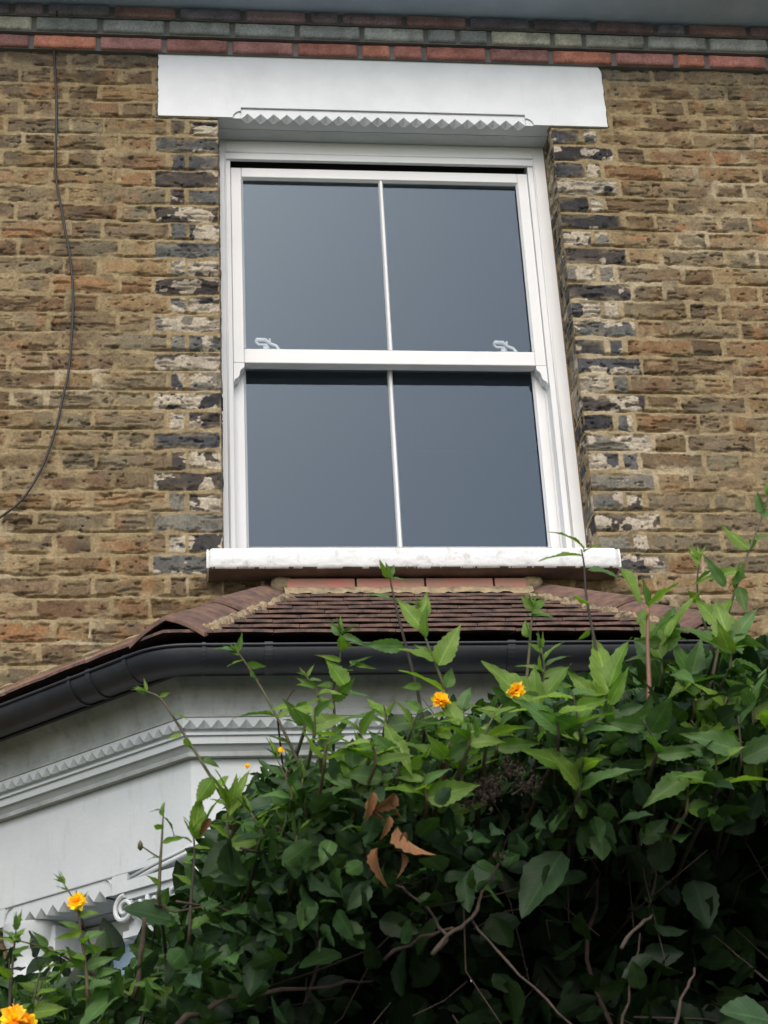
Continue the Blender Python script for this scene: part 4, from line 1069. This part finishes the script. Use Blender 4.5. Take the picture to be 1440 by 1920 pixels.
shoot([(580, 1470), (555, 1420), (520, 1345), (490, 1290), (462, 1245), (445, 1222)], -3.2, leaves=[((462, 1245), (500, 1250)), ((445, 1222), (405, 1208), .7), ((445, 1222), (455, 1185), .8), ((455, 1238), (425, 1248), .7), ((470, 1255), (475, 1275), 1.3), ((520, 1345), (450, 1320), .4), ((530, 1350), (570, 1352), .5), ((545, 1395), (505, 1378), .6)], n_auto=2, smin=.015, smax=.03, start=.4)
shoot([(520, 1345), (545, 1300), (552, 1292)], -3.2, r0=.0012, r1=.0007, m='darkstem', tip=False)
shoot([(622, 1470), (625, 1400), (628, 1340), (622, 1290), (640, 1230), (638, 1190)], -3.2, m='darkstem', leaves=[((640, 1190), (618, 1168), 1.3), ((640, 1190), (668, 1168), .8), ((640, 1192), (690, 1205), .7), ((635, 1200), (665, 1215), .8), ((650, 1290), (610, 1230), 1.5), ((640, 1240), (600, 1225), .6), ((655, 1240), (705, 1255), .5), ((655, 1250), (698, 1228), .5), ((640, 1300), (700, 1305), .8), ((625, 1330), (590, 1300), 1.), ((630, 1350), (690, 1360), .8), ((620, 1390), (655, 1340), .8)], n_auto=8, smin=.022, smax=.045)
shoot([(600, 1420), (600, 1340), (595, 1290), (575, 1270)], -3.22, leaves=[((595, 1290), (555, 1270), .7), ((600, 1310), (560, 1330), .9), ((598, 1300), (640, 1290), .8)], n_auto=6, smin=.015, smax=.035)
shoot([(795, 1375), (785, 1300), (765, 1225), (745, 1150), (733, 1095), (731, 1078)], -3.22, m='darkstem', leaves=[((732, 1085), (705, 1048), .8), ((732, 1085), (770, 1086), .5), ((731, 1080), (742, 1055), .9), ((732, 1122), (690, 1112), .8), ((757, 1212), (678, 1208), .9), ((792, 1288), (752, 1286), 1.), ((733, 1090), (722, 1050), .7)], tip=False)
shoot([(850, 1360), (835, 1290), (810, 1230), (792, 1180), (785, 1140)], -3.25, leaves=[((792, 1180), (745, 1115), 1.1), ((795, 1160), (800, 1108), 1.1), ((822, 1248), (862, 1165), 1.25), ((812, 1240), (752, 1205), 1.1), ((835, 1300), (760, 1240), 1.0), ((800, 1195), (785, 1130), 1.), ((838, 1290), (848, 1250), 1.2), ((860, 1360), (830, 1290), 1.3), ((865, 1330), (880, 1280), 1.2), ((850, 1345), (795, 1330), .9)], n_auto=3)
shoot([(985, 1300), (992, 1230), (995, 1180), (1000, 1140)], -3.2, leaves=[((998, 1145), (975, 1112), 1.), ((998, 1145), (1030, 1112), .8), ((996, 1150), (1038, 1145), .8), ((990, 1195), (980, 1160), 1.4), ((992, 1155), (1040, 1152), .6)], n_auto=3, smin=.02, smax=.03)
shoot([(1020, 1300), (1022, 1250), (1015, 1215)], -3.22, leaves=[((1020, 1260), (975, 1235), .6), ((1018, 1262), (1005, 1228), 1.4), ((1022, 1250), (1060, 1218), .6), ((1020, 1240), (1045, 1190), .7), ((1020, 1270), (1068, 1240), .8)], n_auto=2)
shoot([(1130, 1300), (1115, 1200), (1098, 1120), (1096, 1060), (1090, 1030)], -3.22, m='darkstem', leaves=[((1095, 1030), (1050, 975), .6), ((1096, 1035), (1122, 1015), 1.2), ((1093, 1043), (1012, 1034), .7), ((1100, 1070), (1170, 1065), .8), ((1165, 1065), (1212, 1132), .8), ((1105, 1180), (1088, 1205), 1.2), ((1105, 1130), (1070, 1115), .9)], tip=False)
shoot([(1215, 1370), (1218, 1290), (1214, 1220), (1215, 1140)], -3.25, r0=.0032, r1=.0022, m='redstem', leaves=[((1215, 1140), (1270, 1090), 1.2), ((1215, 1145), (1190, 1165), 1.2), ((1215, 1135), (1205, 1080), 1.1), ((1217, 1200), (1262, 1150), .9)], tip=False)
for (bx, by), tips in [((1140, 1335), [(1060, 1255), (1180, 1250), (1125, 1165), (1190, 1290), (1080, 1300), (1170, 1180)]), ((1010, 1350), [(960, 1290), (905, 1235), (985, 1240), (1070, 1240), (930, 1340)]), ((1300, 1310), [(1280, 1165), (1262, 1240), (1340, 1260), (1390, 1250), (1250, 1310), (1320, 1190)]),
                        ((1310, 1420), [(1265, 1345), (1380, 1290), (1420, 1320), (1240, 1390), (1345, 1340)]), ((1230, 1470), [(1105, 1380), (1050, 1365), (1200, 1390), (1190, 1480), (1150, 1440)]), ((1290, 1500), [(1345, 1435), (1250, 1440), (1390, 1470), (1210, 1500)]),
                        ((1420, 1430), [(1350, 1350), (1440, 1360), (1400, 1500), (1370, 1400)]), ((870, 1420), [(800, 1400), (850, 1370), (920, 1360), (900, 1420), (810, 1440)]), ((750, 1430), [(690, 1370), (720, 1350), (780, 1380), (670, 1420), (770, 1440)]), ((1180, 1420), [(1130, 1370), (1240, 1360), (1210, 1340)]), ((1240, 1240), [(1200, 1130), (1270, 1120), (1310, 1100), (1190, 1200), (1290, 1190)]), ((1370, 1230), [(1290, 1150), (1340, 1120), (1420, 1130), (1440, 1210), (1330, 1210)]), ((1410, 1330), [(1440, 1240), (1350, 1270), (1400, 1270)]),
                        ((660, 1480), [(600, 1440), (640, 1400), (700, 1440), (610, 1400)]), ((560, 1540), [(500, 1480), (540, 1460), (480, 1530)]), ((1100, 1400), [(1040, 1350), (1080, 1330), (1160, 1350)]), ((1350, 1200), [(1420, 1180), (1300, 1110), (1370, 1110)])]:
    top = (bx+rng.uniform(-8, 8), by-45)
    lv = [((lerp(bx, top[0], t), lerp(by, top[1], t)), tp_, rng.uniform(.85, 1.25)) for t, tp_ in zip(np.linspace(.1, 1, len(tips)), tips)]
    shoot([(bx+rng.uniform(-4, 4), by+25), (bx, by), top], -3.25+rng.uniform(-.03, .06), leaves=lv, n_auto=3, smin=.03, smax=.055, tip=False)
shoot([(1330, 1300), (1350, 1200), (1380, 1100), (1405, 1030), (1432, 960), (1440, 930)], -3.2, leaves=[((1405, 1030), (1350, 985), .9), ((1428, 970), (1460, 950), 1.), ((1415, 1010), (1450, 1000), 1.), ((1432, 965), (1412, 915), .8), ((1390, 1070), (1300, 1085), .6), ((1360, 1100), (1320, 1040), .8), ((1395, 1060), (1372, 1100), 1.2), ((1385, 1100), (1400, 1150), 1.)], n_auto=4, smin=.025, smax=.045)
shoot([(1340, 1230), (1318, 1160), (1305, 1100), (1312, 1050)], -3.15, m='darkstem', leaves=[((1312, 1060), (1290, 1030), .7), ((1308, 1090), (1345, 1060), .7)], n_auto=3, smin=.02, smax=.04)
# sparse shoots over the white bay, lower left
shoot([(298, 1680), (300, 1620), (304, 1570), (306, 1525)], -3.22, leaves=[((305, 1530), (302, 1500), 1.2), ((306, 1532), (340, 1560), .9), ((305, 1520), (280, 1515), .5), ((303, 1555), (288, 1545), 1.2), ((304, 1580), (352, 1568), .6), ((300, 1610), (278, 1600), .5), ((300, 1660), (275, 1640), 1.)], tip=False)
shoot([(302, 1610), (285, 1600), (268, 1588)], -3.22, r0=.0010, r1=.0008, tip=False)
shoot([(355, 1760), (358, 1680), (366, 1600), (362, 1560)], -3.22, m='darkstem', leaves=[((362, 1570), (385, 1480), 1.1), ((364, 1590), (400, 1590), .8), ((358, 1620), (340, 1612), 1.2), ((360, 1580), (330, 1560), .7), ((380, 1560), (400, 1490), .8)], n_auto=4, smin=.02, smax=.04)
shoot([(430, 1600), (425, 1540), (430, 1500)], -3.22, leaves=[((430, 1520), (400, 1452), 1.1), ((430, 1515), (420, 1440), 1.3), ((432, 1520), (445, 1450), 1.), ((435, 1530), (475, 1480), .6), ((430, 1530), (465, 1430), .6), ((440, 1540), (400, 1535), .9)], n_auto=5, smin=.025, smax=.045)
shoot([(165, 1870), (160, 1800), (150, 1740), (146, 1700)], -3.22, leaves=[((158, 1760), (200, 1740), 1.1), ((155, 1745), (105, 1765), .8), ((160, 1800), (125, 1780), 1.3), ((158, 1770), (185, 1795), .8), ((120, 1660), (118, 1630), .6), ((130, 1672), (105, 1660), .5)], n_auto=7, smin=.02, smax=.045)
shoot([(146, 1700), (128, 1670), (118, 1655)], -3.22, r0=.0009, r1=.0006, tip=True, smin=.012)
shoot([(15, 1925), (20, 1850), (25, 1790), (30, 1745)], -3.22, m='darkstem', leaves=[((25, 1765), (48, 1735), 1.), ((25, 1770), (0, 1750), 1.), ((24, 1790), (60, 1770), 1.2), ((22, 1840), (-10, 1830), 1.)], n_auto=4, smin=.02, smax=.04)
shoot([(260, 1875), (180, 1830), (100, 1780), (40, 1765)], -3.2, leaves=[((130, 1800), (95, 1850), 1.), ((200, 1840), (160, 1910), 1.1), ((230, 1860), (120, 1915), 1.2), ((160, 1815), (215, 1790), 1.), ((90, 1775), (60, 1745), 1.)], n_auto=12, smin=.025, smax=.05)
for k in range(16):
    x = rng.uniform(-20, 330); y = rng.uniform(1850, 1980)
    shoot([(x, y+30), (x+rng.uniform(-10, 10), y+10), (x+rng.uniform(-25, 25), y-rng.uniform(10, 60))], -3.2+rng.uniform(-.05, .12), n_auto=6, smin=.018, smax=.042, tip=True, pal=np.concatenate([G_BRIGHT, G_MID]))
for k in range(52):
    x = rng.uniform(430, 1460); yt = np.interp(x, [a for a, _ in top_px], [c for _, c in top_px]); y = yt+rng.uniform(-10 if x < 900 else 50, 150)
    if 850 < x < 1020 and y > 1400: continue
    shoot([(x, y+25), (x+rng.uniform(-10, 10), y+5), (x+rng.uniform(-25, 25), y-rng.uniform(20, 70))], -3.22+rng.uniform(-.04, .2), n_auto=6, smin=.025, smax=.055, tip=True, pal=np.concatenate([G_BRIGHT, G_MID, G_MID]))
for k in range(13):
    x = rng.uniform(1040, 1470); y = rng.uniform(1350, 1470); tx = x+rng.uniform(-45, 45)
    shoot([(x, y+25), (x+rng.uniform(-6, 6), y), (tx, y-rng.uniform(30, 70))], -3.27+rng.uniform(-.06, .08), n_auto=rng.integers(4, 7), smin=.045, smax=.075, tip=False, m='darkstem', pal=G_BRIGHT if k % 3 else G_MID*1.2)
for k in range(16):
    x = rng.uniform(560, 1000); y = rng.uniform(1340, 1480)
    shoot([(x, y+25), (x+rng.uniform(-6, 6), y), (x+rng.uniform(-30, 30), y-rng.uniform(20, 50))], -3.27+rng.uniform(-.06, .08), n_auto=5, smin=.03, smax=.06, tip=False)
# --- flowers
def flower(px, py, Y, R_, n=34, yaw=0.):
    c = at(px, py, Y); view = CAM-c; view /= np.linalg.norm(view); Lf = Leaves()
    ax = view*.5+UP*.5+RT*yaw; ax /= np.linalg.norm(ax); u = np.cross(ax, [0, 0, 1.]); u /= np.linalg.norm(u); v_ = np.cross(ax, u)
    for i in range(n):
        a = i*2.39996; tt = (i+.5)/n; el = lerp(1.25, -.25, tt); d = (u*math.cos(a)+v_*math.sin(a))*math.cos(el)+ax*math.sin(el)
        Lf.add(TD[i % 2], c-ax*R_*.15, d+rng.normal(size=3)*.12, ax+rng.normal(size=3)*.5, R_*rng.uniform(.8, 1.1), np.array([.95, .60, .03])*np.array([1, rng.uniform(.7, 1.3), 1]), 1.35)
    o = Lf.build('flower', M['petalleaf'], ker); return o
M['petalleaf'] = leaf_mat('yellow_petal_surface', .6, .3, .2)
for f_ in [(145, 1690, -3.24, .0125), (26, 1908, -3.26, .0165), (50, 1918, -3.24, .013), (827, 1312, -3.27, .0125), (968, 1293, -3.33, .0125), (527, 1406, -3.24, .0055), (464, 1435, -3.24, .0042)]:
    flower(*f_, n=34 if f_[3] > .01 else 12, yaw=rng.uniform(-.3, .3))
for px, py in [(263, 1585), (985, 1326)]:
    b = MB(); c = at(px, py, -3.23); b.tube([c-UP*.006, c-UP*.003, c+UP*.002, c+UP*.006], [.001, .0035, .003, .0006], 8)
    b.build('flower_bud', M['stem'], ker, smooth=True)
